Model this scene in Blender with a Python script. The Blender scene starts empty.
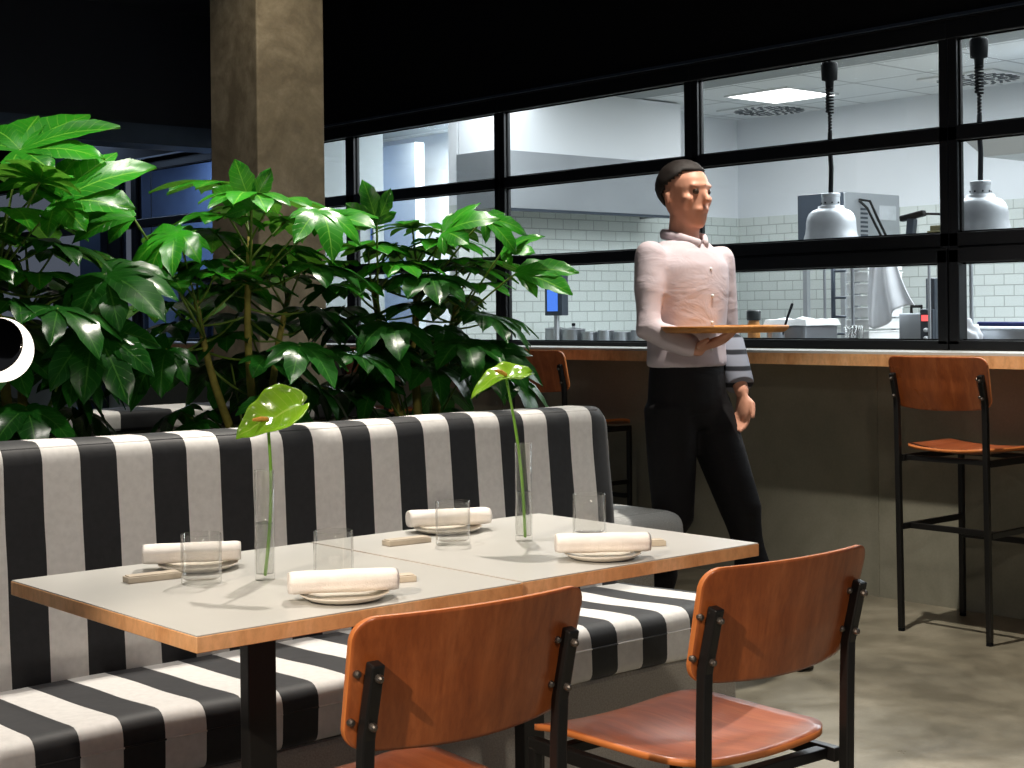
import bpy, bmesh, math, random
from mathutils import Vector, Matrix, noise
sin, cos, pi, rad = math.sin, math.cos, math.pi, math.radians
scene = bpy.context.scene
COL = scene.collection

# ------------------------------------------------------------------ camera
F_PX, YAW, ROLL, HOR, CAM_H = 1530.8, rad(48.9446), rad(0.6439), 314.41, 1.2315
fw = Vector((cos(YAW), sin(YAW), 0)); rt = Vector((sin(YAW), -cos(YAW), 0)); up = Vector((0, 0, 1))
cam_d = bpy.data.cameras.new('camera'); cam = bpy.data.objects.new('camera', cam_d); COL.objects.link(cam)
Rv = cos(ROLL) * rt - sin(ROLL) * up; Uv = sin(ROLL) * rt + cos(ROLL) * up
cam.matrix_world = Matrix(((Rv.x, Uv.x, -fw.x, 0), (Rv.y, Uv.y, -fw.y, 0), (Rv.z, Uv.z, -fw.z, CAM_H), (0, 0, 0, 1)))
cam_d.sensor_width = 36; cam_d.lens = F_PX * 36 / 1024; cam_d.shift_y = (HOR - 384) / 1024
cam_d.clip_start = 0.05; cam_d.clip_end = 60
scene.camera = cam
scene.view_settings.view_transform = 'Standard'; scene.view_settings.look = 'None'
scene.view_settings.exposure = 0.35; scene.view_settings.gamma = 1.0
scene.view_settings.use_curve_mapping = False

# ------------------------------------------------------------------ materials
def srgb(r, g, b):
    f = lambda c: (c / 255 / 12.92) if c / 255 <= .04045 else ((c / 255 + .055) / 1.055) ** 2.4
    return (f(r), f(g), f(b), 1)

class NT:
    def __init__(s, name):
        s.m = bpy.data.materials.new(name); s.m.use_nodes = True
        s.t = s.m.node_tree; s.n = s.t.nodes; s.l = s.t.links
        s.n.clear(); s.out = s.n.new('ShaderNodeOutputMaterial')
    def add(s, typ, **kw):
        n = s.n.new(typ)
        for k, v in kw.items():
            if k.startswith('_'): setattr(n, k[1:], v)
            else:
                key = k.replace('__', ' ')
                n.inputs[key].default_value = v
        return n
    def link(s, a, b): s.l.new(a, b)
    def bsdf(s, col, rough=.5, metal=0, spec=.5, **kw):
        b = s.n.new('ShaderNodeBsdfPrincipled')
        if col is not None: b.inputs['Base Color'].default_value = col
        b.inputs['Roughness'].default_value = rough; b.inputs['Metallic'].default_value = metal
        b.inputs['Specular IOR Level'].default_value = spec
        s.link(b.outputs[0], s.out.inputs[0]); s.b = b
        return b
    def coord(s, kind='Object', scale=(1, 1, 1), rot=(0, 0, 0)):
        c = s.n.new('ShaderNodeTexCoord'); m = s.n.new('ShaderNodeMapping')
        m.inputs['Scale'].default_value = scale; m.inputs['Rotation'].default_value = rot
        s.link(c.outputs[kind], m.inputs[0]); return m.outputs[0]
    def noise(s, vec, scale, detail=4, rough=.55, dist=0):
        n = s.add('ShaderNodeTexNoise', Scale=scale, Detail=detail, Roughness=rough, Distortion=dist)
        s.link(vec, n.inputs['Vector']); return n.outputs[0]
    def ramp(s, fac, stops):
        r = s.n.new('ShaderNodeValToRGB'); e = r.color_ramp.elements
        while len(e) < len(stops): e.new(.5)
        for i, (p, c) in enumerate(stops): e[i].position = p; e[i].color = c
        s.link(fac, r.inputs[0]); return r.outputs[0]
    def math(s, op, a, b=None):
        n = s.n.new('ShaderNodeMath'); n.operation = op
        for i, x in enumerate((a, b)):
            if x is None: continue
            if isinstance(x, (int, float)): n.inputs[i].default_value = x
            else: s.link(x, n.inputs[i])
        return n.outputs[0]
    def mix(s, fac, a, b, mode='MIX'):
        n = s.n.new('ShaderNodeMix'); n.data_type = 'RGBA'; n.blend_type = mode
        for sock, x in ((n.inputs[0], fac), (n.inputs[6], a), (n.inputs[7], b)):
            if isinstance(x, (int, float, tuple)): sock.default_value = x
            else: s.link(x, sock)
        return n.outputs[2]
    def bump(s, h, strength=.2, dist=.01):
        n = s.add('ShaderNodeBump', Strength=strength, Distance=dist)
        s.link(h, n.inputs['Height']); s.link(n.outputs[0], s.b.inputs['Normal'])

def m_plain(name, col, rough=.5, metal=0, spec=.5, var=.06, sc=14, bump=.0):
    t = NT(name); t.bsdf(col, rough, metal, spec)
    v = t.coord(); n = t.noise(v, sc)
    lo = tuple(c * (1 - var) for c in col[:3]) + (1,); hi = tuple(min(1, c * (1 + var)) for c in col[:3]) + (1,)
    t.link(t.ramp(n, [(.3, lo), (.7, hi)]), t.b.inputs['Base Color'])
    if bump: t.bump(t.noise(v, sc * 6), bump, .004)
    return t.m

def m_wood(name, dark, mid, light, rough=.3, scale=(1, 1, 1), rot=(0, 0, 0), coat=0.0, grain=26):
    t = NT(name); t.bsdf(None, rough)
    v = t.coord('Object', scale, rot)
    n1 = t.noise(v, 3.0, 5, .6, .6)
    m = t.add('ShaderNodeMapping'); m.inputs['Scale'].default_value = (1, 1, .06); t.link(v, m.inputs[0])
    n2 = t.noise(m.outputs[0], grain * 6, 4, .7, .3)
    n3 = t.noise(m.outputs[0], grain, 3, .5, .8)
    base = t.ramp(n3, [(.25, dark), (.5, mid), (.75, light)])
    fine = t.ramp(n2, [(.3, (.72, .68, .62, 1)), (.6, (1, 1, 1, 1))])
    c = t.mix(.75, base, fine, 'MULTIPLY')
    big = t.ramp(n1, [(.3, (.78, .74, .7, 1)), (.65, (1.05, 1.05, 1.05, 1))])
    c = t.mix(.8, c, big, 'MULTIPLY')
    t.link(c, t.b.inputs['Base Color'])
    t.b.inputs['Coat Weight'].default_value = coat; t.b.inputs['Coat Roughness'].default_value = .18
    rr = t.ramp(n1, [(.3, (rough * .8,) * 3 + (1,)), (.7, (rough * 1.4,) * 3 + (1,))]); t.link(rr, t.b.inputs['Roughness'])
    t.bump(n2, .06, .002)
    return t.m

def m_stripe(name, period, start, rough=.6):
    t = NT(name); t.bsdf(None, rough, spec=.4)
    c = t.n.new('ShaderNodeTexCoord'); sx = t.n.new('ShaderNodeSeparateXYZ'); t.link(c.outputs['Object'], sx.inputs[0])
    wob = t.noise(c.outputs['Object'], 3.5, 2)
    x = t.math('ADD', sx.outputs[0], t.math('MULTIPLY', t.math('SUBTRACT', wob, .5), .006))
    f = t.math('FRACT', t.math('DIVIDE', t.math('SUBTRACT', x, start), period))
    s = t.math('GREATER_THAN', f, .5)
    # pulls a thin crease line where the two cloths are sewn
    e = t.math('MINIMUM', t.math('ABSOLUTE', t.math('SUBTRACT', f, .5)), t.math('MINIMUM', f, t.math('SUBTRACT', 1.0, f)))
    seam = t.math('MINIMUM', t.math('MULTIPLY', e, 40.0), 1.0)
    n = t.noise(c.outputs['Object'], 60, 3)
    light = t.ramp(n, [(.3, srgb(204, 201, 197)), (.7, srgb(216, 213, 209))])
    dark = t.ramp(n, [(.3, srgb(14, 15, 18)), (.7, srgb(24, 25, 29))])
    t.link(t.mix(s, dark, light), t.b.inputs['Base Color'])
    big = t.noise(c.outputs['Object'], 9, 3, .5, 1.2)
    h = t.math('ADD', t.math('MULTIPLY', big, 1.0), t.math('MULTIPLY', seam, .18))
    t.bump(h, .09, .012)
    t.b.inputs['Sheen Weight'].default_value = .15
    return t.m

def m_tweed(name, a, b):
    t = NT(name); t.bsdf(None, .9, spec=.2)
    v = t.coord('Object', (1, 1, 1)); w1 = t.add('ShaderNodeTexWave', Scale=120.0, Distortion=1.5); w1.bands_direction = 'Z'
    w2 = t.add('ShaderNodeTexWave', Scale=120.0, Distortion=1.5); w2.bands_direction = 'X'
    t.link(v, w1.inputs[0]); t.link(v, w2.inputs[0])
    s = t.math('MULTIPLY', t.math('ADD', w1.outputs['Fac'], w2.outputs['Fac']), .5)
    n = t.noise(v, 220, 2); f = t.math('MULTIPLY', t.math('ADD', s, n), .5)
    t.link(t.ramp(f, [(.3, a), (.7, b)]), t.b.inputs['Base Color']); t.bump(f, .5, .003)
    return t.m

def m_concrete(name, a, b, c, rough=.6, scale=1.6, bump=.15, crack=False, lo=.32, hi=.68):
    t = NT(name); t.bsdf(None, rough, spec=.4)
    v = t.coord(); n = t.noise(v, scale, 8, .62, .8); n2 = t.noise(v, scale * 5, 6, .6, .3); n3 = t.noise(v, 90, 2)
    k = t.math('ADD', t.math('MULTIPLY', n, .7), t.math('MULTIPLY', n2, .3))
    col = t.ramp(k, [(lo, a), (.5, b), (hi, c)])
    col = t.mix(.5, col, t.ramp(n3, [(.3, (.88, .88, .88, 1)), (.7, (1.06, 1.06, 1.06, 1))]), 'MULTIPLY')
    if crack:
        vo = t.add('ShaderNodeTexVoronoi', Scale=.34); vo.feature = 'DISTANCE_TO_EDGE'
        mp = t.n.new('ShaderNodeVectorMath'); mp.operation = 'ADD'
        nn = t.add('ShaderNodeTexNoise', Scale=2.2, Detail=5.0); t.link(v, nn.inputs['Vector'])
        sc = t.n.new('ShaderNodeVectorMath'); sc.operation = 'SCALE'; sc.inputs['Scale'].default_value = .22
        t.link(nn.outputs['Color'], sc.inputs[0]); t.link(v, mp.inputs[0]); t.link(sc.outputs[0], mp.inputs[1])
        t.link(mp.outputs[0], vo.inputs['Vector'])
        cr = t.ramp(vo.outputs['Distance'], [(.0, (.62, .62, .6, 1)), (.0035, (.75, .75, .73, 1)), (.006, (1, 1, 1, 1))])
        col = t.mix(.8, col, cr, 'MULTIPLY')
    t.link(col, t.b.inputs['Base Color'])
    t.link(t.ramp(n2, [(.3, (rough * .75,) * 3 + (1,)), (.7, (min(1, rough * 1.25),) * 3 + (1,))]), t.b.inputs['Roughness'])
    t.bump(n2, bump, .006)
    return t.m

def m_tile(name, axis, col, mortar):
    t = NT(name); t.bsdf(None, .18)
    c = t.n.new('ShaderNodeTexCoord'); sx = t.n.new('ShaderNodeSeparateXYZ'); t.link(c.outputs['Object'], sx.inputs[0])
    cb = t.n.new('ShaderNodeCombineXYZ'); t.link(sx.outputs[axis], cb.inputs[0]); t.link(sx.outputs[2], cb.inputs[1])
    br = t.n.new('ShaderNodeTexBrick'); t.link(cb.outputs[0], br.inputs['Vector'])
    br.inputs['Color1'].default_value = col; br.inputs['Color2'].default_value = tuple(x * .95 for x in col[:3]) + (1,)
    br.inputs['Mortar'].default_value = mortar; br.inputs['Scale'].default_value = 1.0
    br.inputs['Mortar Size'].default_value = .0045; br.inputs['Mortar Smooth'].default_value = .5
    br.inputs['Brick Width'].default_value = .16; br.inputs['Row Height'].default_value = .078
    t.link(br.outputs['Color'], t.b.inputs['Base Color'])
    t.bump(t.math('SUBTRACT', 1.0, br.outputs['Fac']), .6, .006)
    return t.m

def m_glass(name, tint=(1, 1, 1, 1), refl=.08, edge=(.55, .6, .6, 1), power=.5):
    """clear thin-walled glass: see-through with fresnel reflection and a darker grazing rim"""
    t = NT(name)
    lw = t.add('ShaderNodeLayerWeight', Blend=power)
    tr = t.n.new('ShaderNodeBsdfTransparent'); gl = t.add('ShaderNodeBsdfGlossy', Roughness=.02)
    c = t.ramp(lw.outputs['Facing'], [(.0, tint), (.7, tint), (1.0, edge)]); t.link(c, tr.inputs[0])
    lf = t.add('ShaderNodeLayerWeight', Blend=.5)
    mx = t.n.new('ShaderNodeMixShader'); f = t.math('ADD', refl, t.math('MULTIPLY', t.math('POWER', lf.outputs['Facing'], 5.0), .9 - refl))
    t.link(f, mx.inputs[0]); t.link(tr.outputs[0], mx.inputs[1]); t.link(gl.outputs[0], mx.inputs[2])
    t.link(mx.outputs[0], t.out.inputs[0]); return t.m

def m_emit(name, col, st):
    t = NT(name); e = t.add('ShaderNodeEmission', Color=col, Strength=st); t.link(e.outputs[0], t.out.inputs[0]); return t.m

def m_leaf(name, a, b, vein, spec=.6, rough=.28):
    t = NT(name); t.bsdf(None, rough, spec=spec)
    uv = t.n.new('ShaderNodeTexCoord'); sx = t.n.new('ShaderNodeSeparateXYZ'); t.link(uv.outputs['UV'], sx.inputs[0])
    o = t.coord()
    n = t.noise(o, 7, 4)
    v = t.math('ABSOLUTE', t.math('SUBTRACT', sx.outputs[1], .5))       # 0 on the midrib
    k = t.math('FRACT', t.math('SUBTRACT', t.math('MULTIPLY', sx.outputs[0], 9.0), t.math('MULTIPLY', v, 3.2)))
    side = t.math('GREATER_THAN', k, .9); mid = t.math('LESS_THAN', v, .025)
    vn = t.math('MAXIMUM', t.math('MULTIPLY', side, .55), mid)
    col = t.mix(t.math('MULTIPLY', vn, .6), t.ramp(n, [(.3, a), (.7, b)]), vein)
    oi = t.n.new('ShaderNodeNewGeometry')
    t.link(col, t.b.inputs['Base Color'])
    tl = t.n.new('ShaderNodeBsdfTranslucent'); t.link(t.mix(.5, col, vein), tl.inputs[0])
    mx = t.n.new('ShaderNodeMixShader'); mx.inputs[0].default_value = .22
    t.link(t.b.outputs[0], mx.inputs[1]); t.link(tl.outputs[0], mx.inputs[2]); t.link(mx.outputs[0], t.out.inputs[0])
    t.bump(t.math('SUBTRACT', t.math('MULTIPLY', n, .8), t.math('MULTIPLY', vn, .6)), .5, .004)
    return t.m

M = {}
M['black_metal'] = m_plain('black_metal', srgb(30, 29, 28), .38, .3, .5, .15)
M['frame_black'] = m_plain('frame_black', srgb(24, 25, 27), .35, .4, .5, .1)
M['frame_blue'] = m_plain('frame_blue', srgb(52, 62, 76), .4, .3)
M['matte_black'] = m_plain('matte_black', srgb(17, 17, 20), .8, 0, .2)
M['ceil_black'] = m_plain('ceil_black', srgb(22, 23, 30), .45, 0, .4, .3, 1.2)
M['laminate'] = m_plain('laminate', srgb(192, 190, 184), .34, 0, .5, .03, 5)
M['ply_edge'] = m_wood('ply_edge', srgb(216, 152, 96), srgb(236, 178, 124), srgb(246, 196, 148), .45, (.35, .35, 3))
M['chair_wood'] = m_wood('chair_wood', srgb(140, 68, 28), srgb(164, 86, 40), srgb(182, 102, 54), .3, (1, 1, 1), coat=.35)
M['seat_wood'] = m_wood('seat_wood', srgb(156, 78, 42), srgb(180, 96, 56), srgb(198, 118, 74), .34, (1, 1, 1), (pi / 2, 0, 0), coat=.3)
M['veneer_edge'] = m_plain('veneer_edge', srgb(205, 120, 60), .5)
M['chrome'] = m_plain('chrome', srgb(205, 205, 205), .12, 1)
M['mirror_dark'] = m_plain('mirror_dark', srgb(96, 92, 86), .08, 1)
M['bolt'] = m_plain('bolt', srgb(120, 112, 104), .35, .9)
M['steel'] = m_plain('steel', srgb(168, 172, 176), .36, .75, .5, .06, 3)
M['steel_dark'] = m_plain('steel_dark', srgb(70, 78, 88), .35, .6)
M['alu'] = m_plain('alu', srgb(196, 200, 204), .5, .6, .5, .08, 20)
M['rubber'] = m_plain('rubber', srgb(12, 14, 16), .7, 0, .2)
M['stripe_back'] = m_stripe('stripe_back', .1793, 1.539)
M['stripe_seat'] = m_stripe('stripe_seat', .1824, 1.2116)
M['stripe_far'] = m_stripe('stripe_far', .34, 1.75)
M['tweed'] = m_tweed('tweed', srgb(136, 131, 122), srgb(196, 190, 180))
M['tweed_light'] = m_tweed('tweed_light', srgb(150, 150, 148), srgb(196, 196, 193))
M['floor'] = m_concrete('floor_concrete', srgb(104, 98, 84), srgb(130, 123, 106), srgb(158, 150, 132), .36, 1.3, .08, True, .38, .62)
M['wall_conc'] = m_concrete('wall_concrete', srgb(122, 120, 104), srgb(138, 135, 119), srgb(152, 149, 133), .7, 1.4)
M['col_conc'] = m_concrete('column_concrete', srgb(112, 102, 84), srgb(130, 120, 100), srgb(156, 146, 126), .75, 4.0, .12, False, .4, .66)
M['white_paint'] = m_plain('white_paint', srgb(226, 230, 234), .7, 0, .3, .02, 2)
M['grey_paint'] = m_plain('grey_paint', srgb(150, 156, 158), .7, 0, .3, .03, 2)
M['blue_paint'] = m_plain('blue_paint', srgb(120, 142, 178), .7, 0, .3, .25, 1.3)
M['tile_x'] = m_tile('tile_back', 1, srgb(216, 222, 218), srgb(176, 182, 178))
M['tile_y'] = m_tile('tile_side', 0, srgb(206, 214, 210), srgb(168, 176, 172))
M['pane'] = m_glass('window_glass', (.97, .98, .98, 1), .045, (.9, .92, .92, 1))
M['glass'] = m_glass('tumbler_glass', (.985, .985, .98, 1), .07, (.50, .50, .48, 1), .45)
M['water'] = m_glass('water', (.95, .96, .95, 1), .1, (.6, .62, .6, 1), .6)
M['ceramic'] = m_plain('ceramic', srgb(226, 218, 204), .3)
M['napkin'] = m_plain('napkin_cloth', srgb(244, 236, 228), .9, 0, .1, .03, 60, .4)
M['rest'] = m_plain('rest_wood', srgb(200, 186, 166), .55, 0, .4, .06, 30)
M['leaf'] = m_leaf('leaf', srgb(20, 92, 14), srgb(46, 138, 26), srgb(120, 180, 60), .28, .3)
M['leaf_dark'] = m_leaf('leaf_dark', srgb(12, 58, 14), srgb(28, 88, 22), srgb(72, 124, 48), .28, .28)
M['stem'] = m_plain('stem', srgb(96, 124, 44), .5, 0, .4, .2)
M['bark'] = m_plain('bark', srgb(136, 128, 58), .7, 0, .3, .3, 30, .4)
M['spathe'] = m_leaf('spathe', srgb(112, 168, 30), srgb(158, 202, 56), srgb(190, 220, 100), .9, .16)
M['spadix'] = m_plain('spadix', srgb(226, 160, 70), .6, 0, .3, .15, 200, .5)
M['spathe_stem'] = m_plain('spathe_stem', srgb(110, 160, 50), .4)
M['pot'] = m_concrete('pot_clay', srgb(74, 72, 44), srgb(94, 90, 58), srgb(112, 106, 72), .7, 6)
M['soil'] = m_plain('soil', srgb(34, 26, 18), .95, 0, .1, .4, 60, .8)
M['skin'] = m_plain('skin', srgb(208, 150, 124), .5, 0, .4, .06, 10)
M['hair'] = m_plain('hair', srgb(30, 22, 18), .6, 0, .4, .2, 60, .6)
M['shirt'] = m_plain('shirt', srgb(204, 190, 195), .8, 0, .2, .04, 8, .0)
M['trousers'] = m_plain('trousers', srgb(24, 23, 25), .8, 0, .2, .1, 10)
M['leather'] = m_plain('leather', srgb(20, 18, 17), .4)
M['eye'] = m_plain('eye', srgb(60, 44, 34), .2)
M['tray'] = m_wood('tray_wood', srgb(176, 110, 48), srgb(208, 142, 70), srgb(226, 166, 92), .4, (1, 1, 1), (pi / 2, 0, 0))
M['white_plastic'] = m_plain('white_plastic', srgb(224, 226, 226), .4)
M['cloth_white'] = m_plain('cloth_white', srgb(232, 234, 238), .9, 0, .1, .03, 20)
M['grille'] = m_plain('grille', srgb(70, 76, 82), .5)
M['panel_light'] = m_emit('panel_light', (1, 1, 1, 1), 5.0)
M['lamp_glow'] = m_emit('lamp_glow', (1, .9, .78, 1), 1.8)
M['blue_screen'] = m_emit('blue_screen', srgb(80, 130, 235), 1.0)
M['red_led'] = m_emit('red_led', srgb(255, 90, 90), 1.5)
M['bulb'] = m_emit('bulb', (1, .75, .4, 1), 9)
M['black_lid'] = m_plain('black_lid', srgb(30, 36, 34), .4)
for k_ in ('shirt', 'trousers'):                                     # soft creases of worn cloth
    nt = M[k_].node_tree; pb = [n for n in nt.nodes if n.type == 'BSDF_PRINCIPLED'][0]
    tc = nt.nodes.new('ShaderNodeTexCoord'); mp = nt.nodes.new('ShaderNodeMapping'); mp.inputs['Scale'].default_value = (1, 1, 1.9); mp.inputs['Rotation'].default_value = (0, .5, 0)
    nz = nt.nodes.new('ShaderNodeTexNoise'); nz.inputs['Scale'].default_value = 7; nz.inputs['Detail'].default_value = 3; nz.inputs['Distortion'].default_value = 1.2
    bp = nt.nodes.new('ShaderNodeBump'); bp.inputs['Strength'].default_value = .4; bp.inputs['Distance'].default_value = .014
    nt.links.new(tc.outputs['Object'], mp.inputs[0]); nt.links.new(mp.outputs[0], nz.inputs['Vector']); nt.links.new(nz.outputs[0], bp.inputs['Height']); nt.links.new(bp.outputs[0], pb.inputs['Normal'])
# grey striped cuff
t = NT('cuff_stripe'); t.bsdf(None, .8, spec=.2)
w = t.add('ShaderNodeTexWave', Scale=5.2, Distortion=.6); w.bands_direction = 'Z'; t.link(t.coord(), w.inputs[0])
t.link(t.ramp(w.outputs['Fac'], [(.12, srgb(34, 36, 42)), (.3, srgb(132, 136, 148))]), t.b.inputs['Base Color']); M['cuff'] = t.m
# ceiling tiles with a 0.6 m grid
t = NT('ceiling_tile'); t.bsdf(None, .8, spec=.2)
br = t.n.new('ShaderNodeTexBrick'); t.link(t.coord('Object'), br.inputs['Vector']); br.offset = 0
for k_, v_ in (('Color1', srgb(228, 232, 234)), ('Color2', srgb(222, 226, 228)), ('Mortar', srgb(150, 156, 160))): br.inputs[k_].default_value = v_
for k_, v_ in (('Scale', 1.0), ('Mortar Size', .008), ('Brick Width', .6), ('Row Height', .6)): br.inputs[k_].default_value = v_
t.link(br.outputs['Color'], t.b.inputs['Base Color']); M['ceiling_tile'] = t.m

# ------------------------------------------------------------------ mesh helpers
def link(name, me, mat, parent=None, loc=None):
    o = bpy.data.objects.new(name, me); COL.objects.link(o)
    if mat is not None:
        for m in (mat if isinstance(mat, (list, tuple)) else [mat]): me.materials.append(m)
    if loc is not None: o.location = loc
    if parent is not None: o.parent = parent
    return o

def obj(name, bm, mat, parent=None, smooth=False, bevel=0, seg=2, sub=0, autos=None, loc=None):
    me = bpy.data.meshes.new(name)
    bmesh.ops.recalc_face_normals(bm, faces=bm.faces[:])
    bm.to_mesh(me); bm.free()
    o = link(name, me, mat, parent, loc)
    if bevel:
        b = o.modifiers.new('bevel', 'BEVEL'); b.width = bevel; b.segments = seg; b.limit_method = 'ANGLE'; b.angle_limit = rad(40)
    if sub:
        s = o.modifiers.new('sub', 'SUBSURF'); s.levels = s.render_levels = sub
    if smooth:
        for p in me.polygons: p.use_smooth = True
    return o

def tag(o, label=None, cat=None, group=None, kind=None):
    if label: o['label'] = label
    if cat: o['category'] = cat
    if group: o['group'] = group
    if kind: o['kind'] = kind
    return o

def empty(name, loc=(0, 0, 0), rz=0, label=None, cat=None, group=None):
    o = bpy.data.objects.new(name, None); COL.objects.link(o); o.location = loc; o.rotation_euler = (0, 0, rz)
    o.empty_display_size = .1
    return tag(o, label, cat, group)

def copy_tree(o, parent=None):
    kids = [c for c in bpy.data.objects if c.parent == o]
    c = o.copy(); COL.objects.link(c)
    if parent is not None: c.parent = parent
    for k in kids: copy_tree(k, c)
    return c

def box(bm, x0, x1, y0, y1, z0, z1, M_=None):
    vs = [bm.verts.new(Vector(p) if M_ is None else M_ @ Vector(p)) for p in
          ((x0, y0, z0), (x1, y0, z0), (x1, y1, z0), (x0, y1, z0), (x0, y0, z1), (x1, y0, z1), (x1, y1, z1), (x0, y1, z1))]
    for f in ((3, 2, 1, 0), (4, 5, 6, 7), (0, 1, 5, 4), (1, 2, 6, 5), (2, 3, 7, 6), (3, 0, 4, 7)):
        bm.faces.new([vs[i] for i in f])
    return bm
def B(*a): return box(bmesh.new(), *a)

def frames(pts, upv=Vector((0, 0, 1))):
    out = []
    for i, p in enumerate(pts):
        a = pts[max(i - 1, 0)]; b = pts[min(i + 1, len(pts) - 1)]
        t = (b - a).normalized()
        u = upv if abs(t.dot(upv)) < .97 else Vector((1, 0, 0))
        s = t.cross(u).normalized(); n = s.cross(t).normalized()
        if out and s.dot(out[-1][1]) < 0: s, n = -s, -n
        out.append((t, s, n))
    return out

def tube(bm, pts, rs, seg=10, sx=1.0, sy=1.0, cap='round', upv=Vector((0, 0, 1))):
    pts = [Vector(p) for p in pts]
    if isinstance(rs, (int, float)): rs = [rs] * len(pts)
    fr = frames(pts, upv); rings = []
    P, R, Fr = list(pts), list(rs), list(fr)
    if cap == 'round':
        t0 = fr[0][0]; t1 = fr[-1][0]; r0, r1 = rs[0], rs[-1]
        for k in (.5, .87): P.insert(0, pts[0] - t0 * r0 * k); R.insert(0, r0 * math.sqrt(max(0, 1 - k * k))); Fr.insert(0, fr[0])
        for k in (.5, .87): P.append(pts[-1] + t1 * r1 * k); R.append(r1 * math.sqrt(max(0, 1 - k * k))); Fr.append(fr[-1])
    for p, r, (t, s, n) in zip(P, R, Fr):
        rings.append([bm.verts.new(p + s * (cos(2 * pi * k / seg) * r * sx) + n * (sin(2 * pi * k / seg) * r * sy)) for k in range(seg)])
    for a, b in zip(rings, rings[1:]):
        for k in range(seg): bm.faces.new((a[k], a[(k + 1) % seg], b[(k + 1) % seg], b[k]))
    bm.faces.new(rings[0][::-1]); bm.faces.new(rings[-1])
    return bm

def bar(bm, a, b, w, h, upv=Vector((0, 0, 1))):
    a, b = Vector(a), Vector(b); t = (b - a).normalized()
    u = upv if abs(t.dot(upv)) < .97 else Vector((0, 1, 0))
    s = t.cross(u).normalized() * w / 2; n = s.cross(t).normalized() * h / 2
    q = [bm.verts.new(p + i * s + j * n) for p in (a, b) for i, j in ((-1, -1), (1, -1), (1, 1), (-1, 1))]
    for f in ((0, 1, 2, 3), (7, 6, 5, 4), (0, 4, 5, 1), (1, 5, 6, 2), (2, 6, 7, 3), (3, 7, 4, 0)): bm.faces.new([q[i] for i in f])
    return bm

def lathe(bm, prof, seg=40, c=(0, 0, 0), closed=False):
    c = Vector(c); rings = []
    for r, z in prof:
        if r < 1e-6: rings.append([bm.verts.new(c + Vector((0, 0, z)))])
        else: rings.append([bm.verts.new(c + Vector((r * cos(2 * pi * k / seg), r * sin(2 * pi * k / seg), z))) for k in range(seg)])
    prs = list(zip(rings, rings[1:])) + ([(rings[-1], rings[0])] if closed else [])
    for a, b in prs:
        for k in range(seg):
            k2 = (k + 1) % seg
            if len(a) == 1 and len(b) == 1: continue
            if len(a) == 1: bm.faces.new((a[0], b[k2], b[k]))
            elif len(b) == 1: bm.faces.new((a[k], a[k2], b[0]))
            else: bm.faces.new((a[k], a[k2], b[k2], b[k]))
    return bm

def wall_struct(name, bm, mat): return tag(obj(name, bm, mat), kind='structure')

# ================================================================== SETTING
wall_struct('floor', B(-3, 14, -1.5, 14, -.08, 0), M['floor'])
wall_struct('ceiling', B(-3, 5.5, -1.5, 13.6, 3.25, 3.35), M['ceil_black'])
XW = 5.50                                                     # plane of the kitchen window wall
wall_struct('wall_right_lower', B(XW, XW + .12, .5, 13.4, 0, 1.0), M['wall_conc'])
wall_struct('wall_right_upper', B(XW - .04, XW + .14, .5, 13.4, 2.42, 3.25), M['matte_black'])
bm = B(-3, XW - .04, 9.05, 9.3, 2.49, 3.25)
wall_struct('wall_left_upper', bm, M['ceil_black'])
bm = B(-3, XW - .04, 9.0, 9.3, 2.36, 2.49); wall_struct('trim_1', bm, M['frame_blue'])
wall_struct('wall_left_far', B(-3, XW, 13.4, 13.6, 0, 3.25), M['matte_black'])
# thin pale line on the lip of the upper wall
wall_struct('trim_2', B(XW - .062, XW - .04, .5, 13.4, 2.422, 2.434), M['frame_blue'])
# vertical joints in the concrete of the lower wall
for i_, yy in enumerate((3.93, 6.4)):
    wall_struct('trim_%d' % (3 + i_), B(XW - .004, XW, yy, yy + .012, 0, 1.0), M['grey_paint'] if False else M['wall_conc'])

# kitchen shell
KC = 2.85
wall_struct('ceiling_kitchen', B(8.3, 14, 1.0, 13.4, KC, KC + .1), M['ceiling_tile'])
wall_struct('ceiling_kitchen_border', B(XW + .14, 8.3, 1.0, 13.4, KC - .01, KC + .1), M['grey_paint'])
wall_struct('wall_kitchen_back', B(9.95, 10.05, 1.0, 8.5, 2.02, KC), M['white_paint'])
wall_struct('wall_kitchen_back_tiled', B(9.94, 10.05, 1.0, 8.49, 0, 2.02), M['tile_x'])
wall_struct('wall_kitchen_side', B(6.9, 10.05, 8.5, 8.6, 2.02, KC), M['white_paint'])
wall_struct('wall_kitchen_side_tiled', B(6.9, 10.05, 8.49, 8.6, 0, 2.02), M['tile_y'])
wall_struct('wall_kitchen_corridor', B(8.5, 8.6, 8.5, 12.2, 0, KC), M['white_paint'])
wall_struct('wall_kitchen_corridor_end', B(7.9, 8.0, 10.30, 12.6, 0, 2.70), M['grey_paint'])
wall_struct('wall_kitchen_partition', B(XW + .14, 6.98, 9.5, 9.58, 0, 2.85), M['grey_paint'])
wall_struct('wall_kitchen_right', B(XW + .14, 10.05, .9, 1.0, 0, KC), M['white_paint'])
# dim blue room behind the far left end of the glazing
wall_struct('wall_blue_room', B(6.9, 6.98, 9.59, 13.4, 0, 2.85), M['blue_paint'])

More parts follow.
